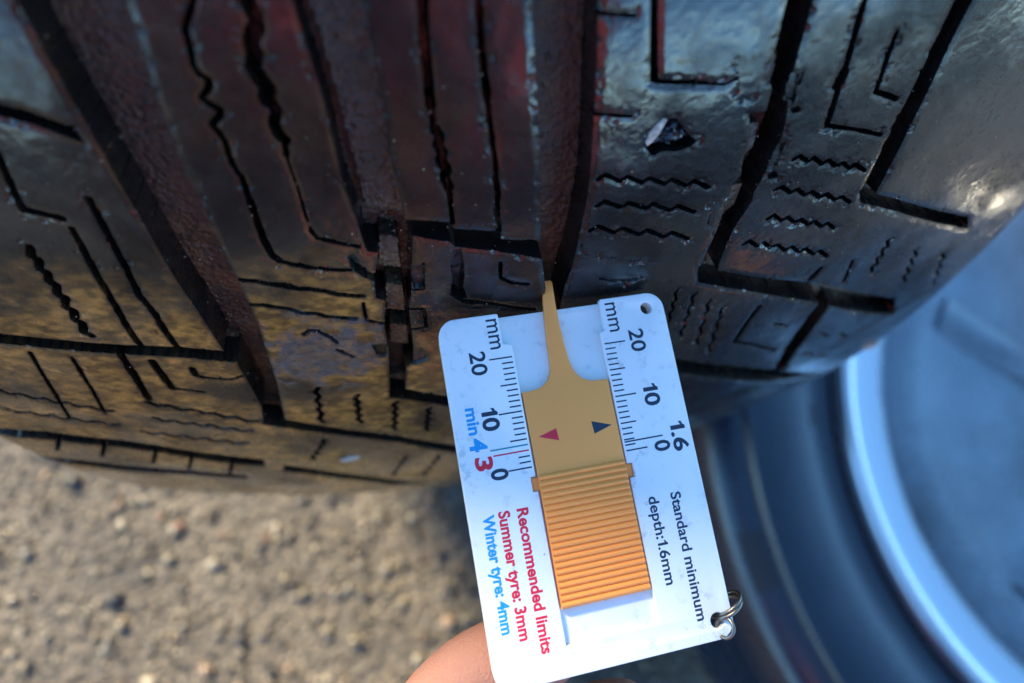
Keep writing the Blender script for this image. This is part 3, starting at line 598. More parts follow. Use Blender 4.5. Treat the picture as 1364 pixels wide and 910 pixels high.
def make_tread(tyre):
    # grid in millimetres, finer where the tread is close
    u = np.concatenate([np.arange(-124.5, -100, .6), np.arange(-100, 128, .25), np.arange(128, 166.2, .4)])
    s = [4.0]
    while s[-1] < 262:
        s.append(s[-1] + min(.21 + max(0, s[-1] - 30) * .0016, .45))
    s = np.array(s)
    nu, ns = len(u), len(s)
    U, S = np.meshgrid(u, s, indexing='ij')
    PU, PS = U.copy(), S.copy()
    D = np.zeros_like(U)                   # depth
    main = np.zeros(U.shape, bool)         # inside a groove that parts the blocks
    edge = np.full(U.shape, 9.0)           # distance to the nearest groove edge
    edges = np.full(U.shape, 9.0)
    cell = np.gradient(s)[None, :] * .5 + .125
    for ft in FEATURES:
        pts = ft[-1]
        if len(pts) < 2: continue
        xs = [p[0] for p in pts]; ys = [p[1] for p in pts]
        mar = 2.5
        i0, i1 = np.searchsorted(u, [min(xs) - mar, max(xs) + mar])
        j0, j1 = np.searchsorted(s, [min(ys) - mar, max(ys) + mar])
        if i1 <= i0 or j1 <= j0: continue
        w = (slice(i0, i1), slice(j0, j1))
        gu, gs = U[w], S[w]
        c = np.broadcast_to(cell[:, j0:j1], gu.shape)
        if ft[0] == 'S':
            wd = ft[1] * .5
            wob = 1 + .35 * (vnoise(gu * .9, gs * .9, int(abs(xs[0] * 7)) + 3) - .5)
            dist, bx, by = near_seg(gu, gs, pts, False)
            d = wd * wob - dist
            k = np.where(dist > 1e-6, (wd * wob) / np.maximum(dist, 1e-6), 1)
            tx, ty = bx + (gu - bx) * k, by + (gs - by) * k
            dep, grp = ft[2], ft[3]
        else:
            # ragged edges: rubber is never cut perfectly straight
            q = (vnoise(gu * .7, gs * .7, 5) - .5) * .22
            dist, tx, ty = near_seg(gu, gs, pts, True)
            ins = inside(gu, gs, pts)
            d = np.where(ins, dist, -dist)
            dep, grp = ft[1], ft[2] if ft[0] == 'P' else 'f'
        cur = D[w]
        top = np.abs(d) <= c * .5
        deep_in = d > c * .5
        if grp == 'f':
            m = (deep_in | top) & main[w]
            cur[m] = dep + .0 * cur[m]
            continue
        upd = deep_in & (dep > cur)
        cur[upd] = dep
        sn = top & (cur == 0)
        PU[w][sn] = tx[sn]; PS[w][sn] = ty[sn]
        if ft[0] == 'P':
            low = upd & (d <= c * 1.5)
            if low.any():
                nx, ny = gu - tx, gs - ty
                L = np.maximum(np.hypot(nx, ny), 1e-6)
                tgt = np.minimum(c, .35)
                PU[w][low] = (tx + nx / L * tgt)[low]; PS[w][low] = (ty + ny / L * tgt)[low]
        if grp == 'm':
            main[w][deep_in] = True
            edge[w] = np.minimum(edge[w], np.abs(d))
        else:
            edges[w] = np.minimum(edges[w], np.abs(d))
    flat = D == 0
    # worn, slightly rounded block edges and a surface that is not quite even
    H = np.zeros_like(D)
    wear = .6 + .9 * fbm(U * .12, S * .12, 21, 3)
    H += np.where(flat, .16 * wear * np.exp(-(edge / .55) ** 2) + .09 * wear * np.exp(-(edges / .45) ** 2), 0)
    H += np.where(flat, .22 * (fbm(U * .10, S * .10, 31, 4) - .5) + .05 * (fbm(U * .9, S * .9, 41, 3) - .5), 0)
    chip = fbm(U * .8, S * .8, 77, 3)
    H += np.where(flat & (np.minimum(edge, edges) < 1.0), np.clip(chip - .62, 0, 1) * 1.5, 0)
    H += np.where(~flat, .45 * (fbm(U * .35, S * .35, 51, 6) - .5), 0)
    grit = np.clip(fbm(U * 1.3, S * 1.3, 61, 2) - .62, 0, 1)
    H -= np.where(main, grit * 1.1, 0)
    # torn crater with crumbled rubber
    H += np.where((D > 2.5) & (D < 2.7), (fbm(U * .9, S * .9, 71, 3) - .5) * 2.4, 0)
    # rough mud stuck on the block
    mud = np.clip(1.25 - np.hypot((U + 20.0) / 11.5, (S - 88) / 10.5) + (fbm(U * .35, S * .35, 81, 5) - .5) * 2.0, 0, .5) * 2
    mud *= .55 + .45 * np.clip((fbm(U * .7, S * .7, 83, 4) - .35) * 4, 0, 1)
    mud = np.where(U > -33, mud, 0)
    H -= np.where(flat, mud * (.16 + .5 * (fbm(U * .5, S * .5, 91, 4) - .5)), 0)
    dep = np.maximum(D + H, -.5) * 1e-3
    V = tread_to_local(PU * 1e-3, PS * 1e-3, dep).reshape(-1, 3)
    # painted gold reflection of sunlit ground at lower left, plus mud beside the grooves
    low = np.clip((S - 57) / 13, 0, 1) * np.clip((7 - U) / 9, 0, 1)          # where the painted gold reflection lies
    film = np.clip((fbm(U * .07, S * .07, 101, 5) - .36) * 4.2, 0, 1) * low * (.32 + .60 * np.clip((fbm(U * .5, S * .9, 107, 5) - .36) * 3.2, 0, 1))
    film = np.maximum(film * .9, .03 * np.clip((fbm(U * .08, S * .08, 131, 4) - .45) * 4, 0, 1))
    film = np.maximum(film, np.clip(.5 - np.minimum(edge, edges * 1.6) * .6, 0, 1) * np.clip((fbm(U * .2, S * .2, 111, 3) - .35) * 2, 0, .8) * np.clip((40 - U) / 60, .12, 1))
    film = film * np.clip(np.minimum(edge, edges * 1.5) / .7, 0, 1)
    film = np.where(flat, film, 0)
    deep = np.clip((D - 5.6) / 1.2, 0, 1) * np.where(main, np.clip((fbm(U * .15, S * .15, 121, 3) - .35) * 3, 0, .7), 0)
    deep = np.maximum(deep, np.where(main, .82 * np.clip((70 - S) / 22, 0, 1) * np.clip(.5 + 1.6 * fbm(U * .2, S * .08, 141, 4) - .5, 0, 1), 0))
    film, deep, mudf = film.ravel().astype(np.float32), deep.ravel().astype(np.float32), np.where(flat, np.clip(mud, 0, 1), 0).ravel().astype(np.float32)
    # faces: groove floor where all four corners lie inside a parting groove
    mf = main[:-1, :-1] & main[1:, :-1] & main[1:, 1:] & main[:-1, 1:]
    i, j = np.meshgrid(np.arange(nu - 1), np.arange(ns - 1), indexing='ij')
    Q = np.stack([i * ns + j, i * ns + j + 1, (i + 1) * ns + j + 1, (i + 1) * ns + j], -1)
    # label the blocks: runs along each row of faces joined by union-find
    lab = np.full(mf.shape, -1, np.int64); par = []
    def find(a):
        while par[a] != a:
            par[a] = par[par[a]]; a = par[a]
        return a
    prev = []
    for r in range(mf.shape[0]):
        row = ~mf[r]
        e = np.flatnonzero(np.diff(np.concatenate([[0], row.astype(np.int8), [0]])))
        runs = []
        k = 0
        for a, b in zip(e[::2], e[1::2]):
            idn = len(par); par.append(idn)
            lab[r, a:b] = idn
            while k < len(prev) and prev[k][1] <= a: k += 1
            kk = k
            while kk < len(prev) and prev[kk][0] < b:
                x, y = find(idn), find(prev[kk][2])
                if x != y: par[x] = y
                kk += 1
            runs.append((a, b, idn))
        prev = runs
    root = np.array([find(a) for a in range(len(par))] + [-1])
    lab = root[lab]
    ids, cnt = np.unique(lab[lab >= 0], return_counts=True)
    big = ids[cnt > 1500]
    def emit(name, mask, mat, attrs, sharp):
        q = Q[mask]
        used, invx = np.unique(q.ravel(), return_inverse=True)
        me = from_np(name, V[used], invx.reshape(-1, 4))
        for nm, arr in attrs:
            at = me.attributes.new(nm, 'FLOAT', 'POINT')
            at.data.foreach_set('value', arr[used])
        return link(name, me, mat, tyre, sharp)
    for b in big:
        emit('tread_block', lab == b, M_RUB, (('glow_and_dirt', film), ('mud', mudf)), 38)
    rest = ~np.isin(lab, big)
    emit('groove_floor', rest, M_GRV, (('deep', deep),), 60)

def make_tyre():
    tyre = empty('tyre', (0, 0, 0))
    tag(tyre, 'wet black worn winter tyre standing upright behind the depth gauge', 'tyre')
    make_tread(tyre)
    # rest of the tread, turned away from the camera
    gro = [(-37, -28), (-9, -1), (19, 26.5), (52, 59), (84, 91)]
    us = np.arange(-124.5, 166.2, 1.5)
    prof = []
    for x in us:
        dp = 7.0 if any(a <= x <= b for a, b in gro) else 0.0
        prof.append((x * 1e-3, float(crown_r(np.array(x * 1e-3))) - dp * 1e-3))
    def band(p, n):
        a = np.linspace(.260 / TYRE_R, 2 * math.pi + .0042 / TYRE_R, n + 1)
        pr = np.array(p)
        A, Pu = np.meshgrid(a, pr[:, 0], indexing='ij')
        Rr = np.broadcast_to(pr[None, :, 1], A.shape)
        ce, se = math.cos(EPS), math.sin(EPS)
        y, z = Rr * np.sin(A), -Rr * np.cos(A)
        V = np.stack([Pu, -se * y + ce * z, -ce * y - se * z + TYRE_R], -1).reshape(-1, 3)
        m = len(p)
        i, j = np.meshgrid(np.arange(n), np.arange(m - 1), indexing='ij')
        Q = np.stack([i * m + j, (i + 1) * m + j, (i + 1) * m + j + 1, i * m + j + 1], -1).reshape(-1, 4)
        return V, Q
    V, Q = band(prof, 160)
    me = from_np('tread_band', V, Q)
    link('tread_band', me, M_RUB, tyre, 40)
    # sidewalls
    for sgn, ue in ((-1, -.1245), (1, .1660)):
        re = float(crown_r(np.array(ue)))
        p = [(ue, re + .0008), (ue + sgn * .003, re - .012), (ue + sgn * .008, re - .035), (ue + sgn * .010, re - .06),
             (ue + sgn * .0125, re - .062), (ue + sgn * .0125, re - .066), (ue + sgn * .009, re - .068),
             (ue + sgn * .004, re - .09), (ue - sgn * .006, .222), (ue - sgn * .012, .212), (ue - sgn * .02, .208)]
        V, Q = lathe(p, 128)
        V[:, 2] += TYRE_R
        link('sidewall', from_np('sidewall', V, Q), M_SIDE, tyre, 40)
    # wheel inside the tyre
    p = [(-.112, .208), (-.112, .220), (-.106, .221), (-.100, .206), (-.05, .195), (0, .17), (.08, .195), (.135, .206), (.146, .221), (.153, .220), (.153, .208)]
    V, Q = lathe(p, 96); V[:, 2] += TYRE_R
    rim = link('rim', from_np('rim', V, Q), M_ALLOY, tyre, 35)
    p = [(.10, .0), (.10, .04), (.092, .07), (.085, .17), (.09, .197)]
    V, Q = lathe(p, 96); V[:, 2] += TYRE_R
    link('wheel_disc', from_np('wheel_disc', V, Q), M_ALLOY, tyre, 35)
    return tyre
make_tyre()

# ------------------------------------------------------------------ stones and grit caught in the tread
def stone_mesh(name, size, seed, sub=2, amp=.25):
    rng = np.random.default_rng(seed)
    bm = bmesh.new()
    bmesh.ops.create_icosphere(bm, subdivisions=sub, radius=1.0)
    k = rng.normal(size=(5, 3)) * 1.6; ph = rng.uniform(0, 6, 5)
    for v in bm.verts:
        c = np.array(v.co[:])
        f = 1 + amp * sum(math.sin(k[q] @ c * 1.4 + ph[q]) for q in range(5)) / 2.2
        v.co = Vector((c * f) * np.array(size))
    me = bpy.data.meshes.new(name)
    bm.to_mesh(me); bm.free()
    return me

def on_tread(u, s, depth=0.0):
    p = tread_to_local(np.array([u * 1e-3]), np.array([s * 1e-3]), np.array([depth * 1e-3]))[0]
    a = s * 1e-3 / TYRE_R
    ce, se = math.cos(EPS), math.sin(EPS)
    y, z = math.sin(a), -math.cos(a)
    n = Vector((0, -se * y + ce * z, -ce * y - se * z)).normalized()
    t = Vector((0, -se * math.cos(a) - ce * -math.sin(a) * -1, -ce * math.cos(a) - se * math.sin(a)))
    t = (t - n * t.dot(n)).normalized()
    return Vector(p), n, t

M_CHIP = NT('grey_stone')
_n = M_CHIP.tex('Noise', 1400, 5, .7)
M_CHIP.set('Base Color', M_CHIP.mix(M_CHIP.ramp(_n.outputs[0], [(.35, 0.), (.65, 1.)]), (.22, .21, .19), (.62, .57, .50))).set('Roughness', .6).bump([_n.outputs[0]], [.0005], 1.0)
M_CHIP = M_CHIP.m

def put_stone(name, u, s, size, rot, seed, mat, label, cat, depth=0.0, amp=.25):
    p, n, t = on_tread(u, s, depth)
    me = stone_mesh(name, [x * 1e-3 for x in size], seed, amp=amp)
    o = link(name, me, mat, None, 50)
    X = Vector((1, 0, 0)); Y = n.cross(X)
    M = Matrix((X, Y, n)).transposed().to_4x4()
    o.matrix_world = Matrix.Translation(p) @ M @ Matrix.Rotation(rot, 4, 'Z')
    tag(o, label, cat)
    return o
put_stone('stone_chip', 38.2, 42.2, (.72, 2.4, .8), -.55, 3, M_CHIP, 'long pale stone chip stuck in the torn pit of the tread', 'stone', .35)
put_stone('pebble', 140.5, 153.0, (2.6, 2.2, 1.3), .3, 5, M_CHIP, 'small round pale pebble stuck near the right tread shoulder', 'stone', -.2)
put_stone('pebble', -23.4, 143.4, (2.6, 1.5, .7), .1, 8, M_CHIP, 'flat white pebble on the lower left tread shoulder', 'stone', -.1)
put_stone('stone_chip', -61.5, 56.0, (1.0, .9, .7), .1, 9, M_STONE, 'tiny pale stone chip in the wide left groove', 'stone', 3.5)

def make_crumbs():
    """crumbled rubber and grit lying in the torn pit and in the grooves"""
    bm = bmesh.new(); bmesh.ops.create_icosphere(bm, subdivisions=1, radius=1.0)
    bv = np.array([v.co[:] for v in bm.verts]); bf = np.array([[v.index for v in f.verts] for f in bm.faces]); bm.free()
    def cloud(name, mat, us, ss, ds, sz, label):
        N = len(us)
        V = []
        for k in range(N):
            p, n, t = on_tread(us[k], ss[k], ds[k])
            q = bv * (1 + .3 * RNG.normal(size=(len(bv), 1))) * sz[k] * 1e-3 * RNG.uniform(.6, 1.3, 3)
            V.append(q + np.array(p))
        F = (bf[None] + (np.arange(N) * len(bv))[:, None, None]).reshape(-1, 3)
        o = link(name, from_np(name, np.concatenate(V), F), mat, None, 30)
        tag(o, label, 'debris', kind='stuff')
    N = 90
    th, rr = RNG.uniform(0, 6.28, N), np.sqrt(RNG.uniform(0, 1, N))
    cloud('rubber_crumbs', M_CRUMB, 40.3 + 2.9 * rr * np.cos(th), 43.2 + 1.5 * rr * np.sin(th), RNG.uniform(.3, 1.6, N), RNG.uniform(.15, .5, N), 'black rubber crumbs in the torn pit of the tread')
    us, ss, ds, sz = [], [], [], []
    for (ua, sa, ub, sb, w, d, n) in GRIT:
        for k in range(n):
            t = random.random()
            us.append(ua + (ub - ua) * t + random.uniform(-w, w)); ss.append(sa + (sb - sa) * t + random.uniform(-.5, .5))
            ds.append(d + random.uniform(-.2, .5)); sz.append(random.choice([.06, .07, .09, .11, .16]))
    for k in range(420):
        us.append(random.uniform(-95, 120)); ss.append(random.uniform(18, 130)); ds.append(random.uniform(-.05, .1)); sz.append(random.choice([.05, .06, .08, .1]))
    cloud('grit', plain('ochre_grit', (.42, .33, .22), .45), us, ss, ds, sz, 'ochre grit scattered over the tread and in its grooves')
def make_droplets():
    """water beads left along the cuts and block edges"""
    bm = bmesh.new(); bmesh.ops.create_icosphere(bm, subdivisions=2, radius=1.0)
    bv = np.array([v.co[:] for v in bm.verts]); bf = np.array([[v.index for v in f.verts] for f in bm.faces]); bm.free()
    V = []
    rnd = random.Random(17)
    for ft in FEATURES:
        if ft[0] == 'F': continue
        pts = ft[-1]
        w = ft[1] * .5 + .12 if ft[0] == 'S' else .15
        for (a, b), (c, d) in zip(pts, pts[1:]):
            L = math.hypot(c - a, d - b)
            if rnd.random() < .45: continue
            n = rnd.random() * L * (.9 if ft[0] == 'S' else .45)
            for k in range(int(n + rnd.random())):
                t = rnd.random(); sg = rnd.choice((-1, 1))
                u = a + (c - a) * t - (d - b) / max(L, .01) * w * sg + rnd.uniform(-.1, .1)
                q = b + (d - b) * t + (c - a) / max(L, .01) * w * sg + rnd.uniform(-.1, .1)
                p, nn, tt = on_tread(u, q, rnd.uniform(-.02, .06))
                r = rnd.choice((.05, .06, .08, .10, .14)) * 1e-3
                V.append(bv * r * np.array([rnd.uniform(.8, 1.6), rnd.uniform(.7, 1.2), rnd.uniform(.6, 1.0)]) + np.array(p))
    N = len(V)
    F = (bf[None] + (np.arange(N) * len(bv))[:, None, None]).reshape(-1, 3)
    t = NT('water_bead')
    t.set('Base Color', (.02, .022, .025)).set('Roughness', .03).set('Specular IOR Level', .6)
    o = link('water_droplets', from_np('water_droplets', np.concatenate(V), F), t.m, None, 180)
    tag(o, 'tiny water beads along the cuts and block edges of the tread', 'water', kind='stuff')
make_droplets()
GRIT = [(-38, 62, -31, 125, 2.6, 6.9, 200), (-4, 50, -2, 66, 2.0, 4.3, 60), (1, 66, 3, 96, 1.2, 3.0, 60)]
make_crumbs()

# ------------------------------------------------------------------ the wheel lying flat on the ground to the right
def make_flat_wheel():
    w = empty('wheel', (0.513, -0.373, 0.0))
    tag(w, 'dark tyre on a silver rim lying flat on the ground at right', 'wheel')
    def zl(profile, n=160):          # (radius, height) round the vertical axis
        pr = np.array(profile, float); m = len(pr)
        a = 2 * math.pi * np.arange(n) / n
        V = np.stack([pr[None, :, 0] * np.cos(a)[:, None], pr[None, :, 0] * np.sin(a)[:, None], np.broadcast_to(pr[None, :, 1], (n, m))], -1).reshape(-1, 3)
        i, j = np.meshgrid(np.arange(n), np.arange(m - 1), indexing='ij'); i2 = (i + 1) % n
        Q = np.stack([i * m + j, i2 * m + j, i2 * m + j + 1, i * m + j + 1], -1).reshape(-1, 4)
        return from_np('lathe', V, Q)
    side = [(.2535, .176), (.2545, .183), (.258, .1865), (.262, .186), (.268, .1875), (.276, .1915), (.288, .1955), (.300, .198), (.310, .1988), (.3158, .1985),
            (.3168, .2005), (.3178, .2020), (.3212, .2020), (.3224, .2003), (.3236, .1978), (.332, .1962), (.340, .1915), (.3455, .183), (.348, .172)]
    tread = [(.348, .172), (.3500, .160), (.3505, .150)]
    for z0 in (.140, .110, .080, .050):
        tread += [(.3505, z0 + .006), (.344, z0 + .005), (.344, z0 - .003), (.3505, z0 - .004)]
    tread += [(.3505, .04), (.348, .028)]
    lower = [(.348, .028), (.340, .010), (.32, .0015), (.29, .004), (.262, .014), (.2535, .022)]
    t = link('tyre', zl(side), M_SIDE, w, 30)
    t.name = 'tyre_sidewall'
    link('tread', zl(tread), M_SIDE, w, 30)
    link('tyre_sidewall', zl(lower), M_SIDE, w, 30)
    rim = link('rim', zl([(.2150, .1765), (.2100, .1745), (.2060, .1760), (.1800, .1700), (.1500, .1640), (.1000, .158), (.0720, .154), (.0700, .120), (.18, .04), (.225, .02), (.2535, .018)]), M_ALLOY, w, 40)
    lip = link('rim_lip', zl([(.2535, .180), (.2528, .1905), (.2505, .1935), (.2470, .1940), (.2440, .1915), (.2420, .1860), (.2390, .1815), (.2330, .1795), (.2150, .1765)]), M_LIP, rim, 40)
    # spokes and hub
    def spoke():
        bm = bmesh.new()
        st = [(.04, .014, .150, .03), (.05, .012, .156, .028), (.08, .012, .1615, .026), (.120, .014, .1655, .022), (.170, .018, .1705, .018)]
        rings = []
        for r, hw, z, th in st:
            rings.append([bm.verts.new((r, -hw, z - .004)), bm.verts.new((r, -hw * .6, z)), bm.verts.new((r, hw * .6, z)), bm.verts.new((r, hw, z - .004)), bm.verts.new((r, hw, z - th)), bm.verts.new((r, -hw, z - th))])
        for a, b in zip(rings, rings[1:]):
            for k in range(6): bm.faces.new((a[k], b[k], b[(k + 1) % 6], a[(k + 1) % 6]))
        bm.faces.new(rings[0]); bm.faces.new(rings[-1][::-1])
        bmesh.ops.recalc_face_normals(bm, faces=bm.faces)
        me = bpy.data.meshes.new('spoke'); bm.to_mesh(me); bm.free()
        return me
    sm = spoke()
    for k in range(5):
        o = link('spoke', sm, M_ALLOY, w, 35)
        o.rotation_euler = (0, 0, rad(180 + 36 + 72 * k))
    link('hub', zl([(.0001, .152), (.03, .152), (.034, .148), (.06, .148), (.068, .14), (.07, .06)], 64), M_ALLOY, w, 35)
    # raised panel and marks moulded into the sidewall
    def plate(name, r0, r1, a0, a1, h, n=6):
        bm = bmesh.new()
        def z(r): return float(np.interp(r, [p[0] for p in side], [p[1] for p in side]))
        top, bot = [], []
        for i in range(n + 1):
            row, rb = [], []
            for j in range(4):
                a = a0 + (a1 - a0) * i / n; r = r0 + (r1 - r0) * j / 3
                row.append(bm.verts.new((r * math.cos(a), r * math.sin(a), z(r) + h))); rb.append(bm.verts.new((r * math.cos(a), r * math.sin(a), z(r) - .001)))
            top.append(row); bot.append(rb)
        for i in range(n):
            for j in range(3): bm.faces.new((top[i][j], top[i + 1][j], top[i + 1][j + 1], top[i][j + 1]))
            bm.faces.new((top[i][0], bot[i][0], bot[i + 1][0], top[i + 1][0])); bm.faces.new((top[i][3], top[i + 1][3], bot[i + 1][3], bot[i][3]))
        bm.faces.new([*(top[0]), *(bot[0][::-1])]); bm.faces.new([*(top[n][::-1]), *(bot[n])])
        bmesh.ops.recalc_face_normals(bm, faces=bm.faces)
        me = bpy.data.meshes.new(name); bm.to_mesh(me); bm.free()
        return link(name, me, M_BLACK, w, 30)
    plate('sidewall_panel', .3262, .3395, rad(PANEL_A[0]), rad(PANEL_A[1]), .0006)
    for a in MARKS: plate('sidewall_mark', .2660, .2725, rad(a - .42), rad(a + .42), .0012, 2)
    return w
PANEL_A = (184.5, 190.5)
MARKS = (171.0, 172.6)
make_flat_wheel()

# ------------------------------------------------------------------ tread depth gauge (own frame: x across, y down, z to the back, millimetres)
G_R = ((0.9712820525, 0.1755944061, -0.1605545982), (-0.1427405587, 0.9699066604, 0.1972465539), (0.1903583657, -0.1686643847, 0.9671173755))
G_T = (-13.6366537, -3.5154241, 118.9527424)
def gauge_matrix():
    A = Matrix((CAM_X, CAM_D, CAM_F)).transposed()
    Rm = A @ Matrix(G_R)
    T = CAM_POS + A @ (Vector(G_T) * 1e-3)
    M = Matrix.Translation(T) @ Rm.to_4x4() @ Matrix.Diagonal((1e-3, 1e-3, 1e-3, 1.0))
    return M
GM = gauge_matrix()

def arc(cx, cy, r, a0, a1, n=8):
    return [(cx + r * math.cos(rad(a0 + (a1 - a0) * i / n)), cy + r * math.sin(rad(a0 + (a1 - a0) * i / n))) for i in range(n + 1)]

def slab(name, loops, z0, z1, bevel, mat, parent, smooth=35):
    """flat plate with holes between z0 (front) and z1 (back), edges rounded"""
    cu = bpy.data.curves.new(name, 'CURVE')
    cu.dimensions = '2D'; cu.fill_mode = 'BOTH'
    cu.extrude = (z1 - z0) / 2 - bevel; cu.bevel_depth = bevel; cu.bevel_resolution = 2
    cu.offset = -bevel
    for lp in loops:
        sp = cu.splines.new('POLY'); sp.points.add(len(lp) - 1)
        for p, q in zip(sp.points, lp): p.co = (q[0], q[1], 0, 1)
        sp.use_cyclic_u = True
    o = bpy.data.objects.new(name, cu); COL.objects.link(o)
    dg = bpy.context.evaluated_depsgraph_get(); dg.update()
    me = bpy.data.meshes.new_from_object(o.evaluated_get(dg))
    bpy.data.objects.remove(o); bpy.data.curves.remove(cu)
    me.transform(Matrix.Diagonal((1, 1, -1, 1)))
    me.transform(Matrix.Translation((0, 0, (z0 + z1) / 2)))
    bm = bmesh.new(); bm.from_mesh(me)
    bmesh.ops.remove_doubles(bm, verts=bm.verts, dist=1e-4)
    bmesh.ops.recalc_face_normals(bm, faces=bm.faces); bm.to_mesh(me); bm.free()
    me.transform(GM)
    me.name = name; me.materials.clear()
    return link(name, me, mat, parent, smooth)

def prism(name, pts, z0, z1, mat, parent):
    bm = bmesh.new()
    a = [bm.verts.new((x, y, z0)) for x, y in pts]; b = [bm.verts.new((x, y, z1)) for x, y in pts]
    n = len(pts)
    bm.faces.new(a); bm.faces.new(b[::-1])
    for i in range(n): bm.faces.new((a[i], b[i], b[(i + 1) % n], a[(i + 1) % n]))
    bmesh.ops.recalc_face_normals(bm, faces=bm.faces)
    me = bpy.data.meshes.new(name); bm.to_mesh(me); bm.free()
    me.transform(GM)
    return link(name, me, mat, parent)

CAP_H = None
def plain_text(body, bold):
    cu = bpy.data.curves.new('t', 'FONT')
    cu.body = body; cu.size = 1.0; cu.extrude = .02; cu.offset = bold; cu.resolution_u = 4
    o = bpy.data.objects.new('t', cu); COL.objects.link(o)
    dg = bpy.context.evaluated_depsgraph_get(); dg.update()
    me = bpy.data.meshes.new_from_object(o.evaluated_get(dg))
    bpy.data.objects.remove(o); bpy.data.curves.remove(cu)
    return me

def text_mesh(body, bold):
    """a line of lettering; the figure one gets a flag, as on the gauge"""
    bm = bmesh.new()
    x = 0.0
    for part in re.split('(1)', body):
        if not part: continue
        if part == '1':
            t = .052 + bold
            c = x + .26
            pts = [(c - t, 0), (c + t, 0), (c + t, .70), (c - t * .4, .70), (c - .10, .60), (c - .20, .555), (c - .20, .555 - 1.7 * t), (c - .09, .555 - .9 * t), (c - t, .52)]
            f = [bm.verts.new((px, py, .02)) for px, py in pts]; g = [bm.verts.new((px, py, -.02)) for px, py in pts]
            bm.faces.new(f); bm.faces.new(g[::-1])
            for i in range(len(pts)): bm.faces.new((f[i], g[i], g[(i + 1) % len(pts)], f[(i + 1) % len(pts)]))
            x = c + t + .07
        else:
            me = plain_text(part, bold)
            xs = [v.co.x for v in me.vertices]
            me.transform(Matrix.Translation((x - min(xs), 0, 0)))
            bm.from_mesh(me)
            x += max(xs) - min(xs) + .05
            bpy.data.meshes.remove(me)
    me = bpy.data.meshes.new('lettering')
    bm.to_mesh(me); bm.free()
    return me

def lettering(name, body, base_x, cap, y0, y1, mat, parent, bold=.018):
    """text that reads down the gauge, letter tops to the right"""
    global CAP_H
    if CAP_H is None:
        h = text_mesh('H', 0.0); CAP_H = max(v.co.y for v in h.vertices)
    me = text_mesh(body, bold)
    xs = [v.co.x for v in me.vertices]
    x0, x1 = min(xs), max(xs)
    for v in me.vertices:
        tx, ty, tz = v.co
        v.co = (base_x + ty / CAP_H * cap, y0 + (tx - x0) / (x1 - x0) * (y1 - y0), -.012 - tz * .4)
    me.transform(GM)
    me.materials.clear(); me.name = name
    return link(name, me, mat, parent)

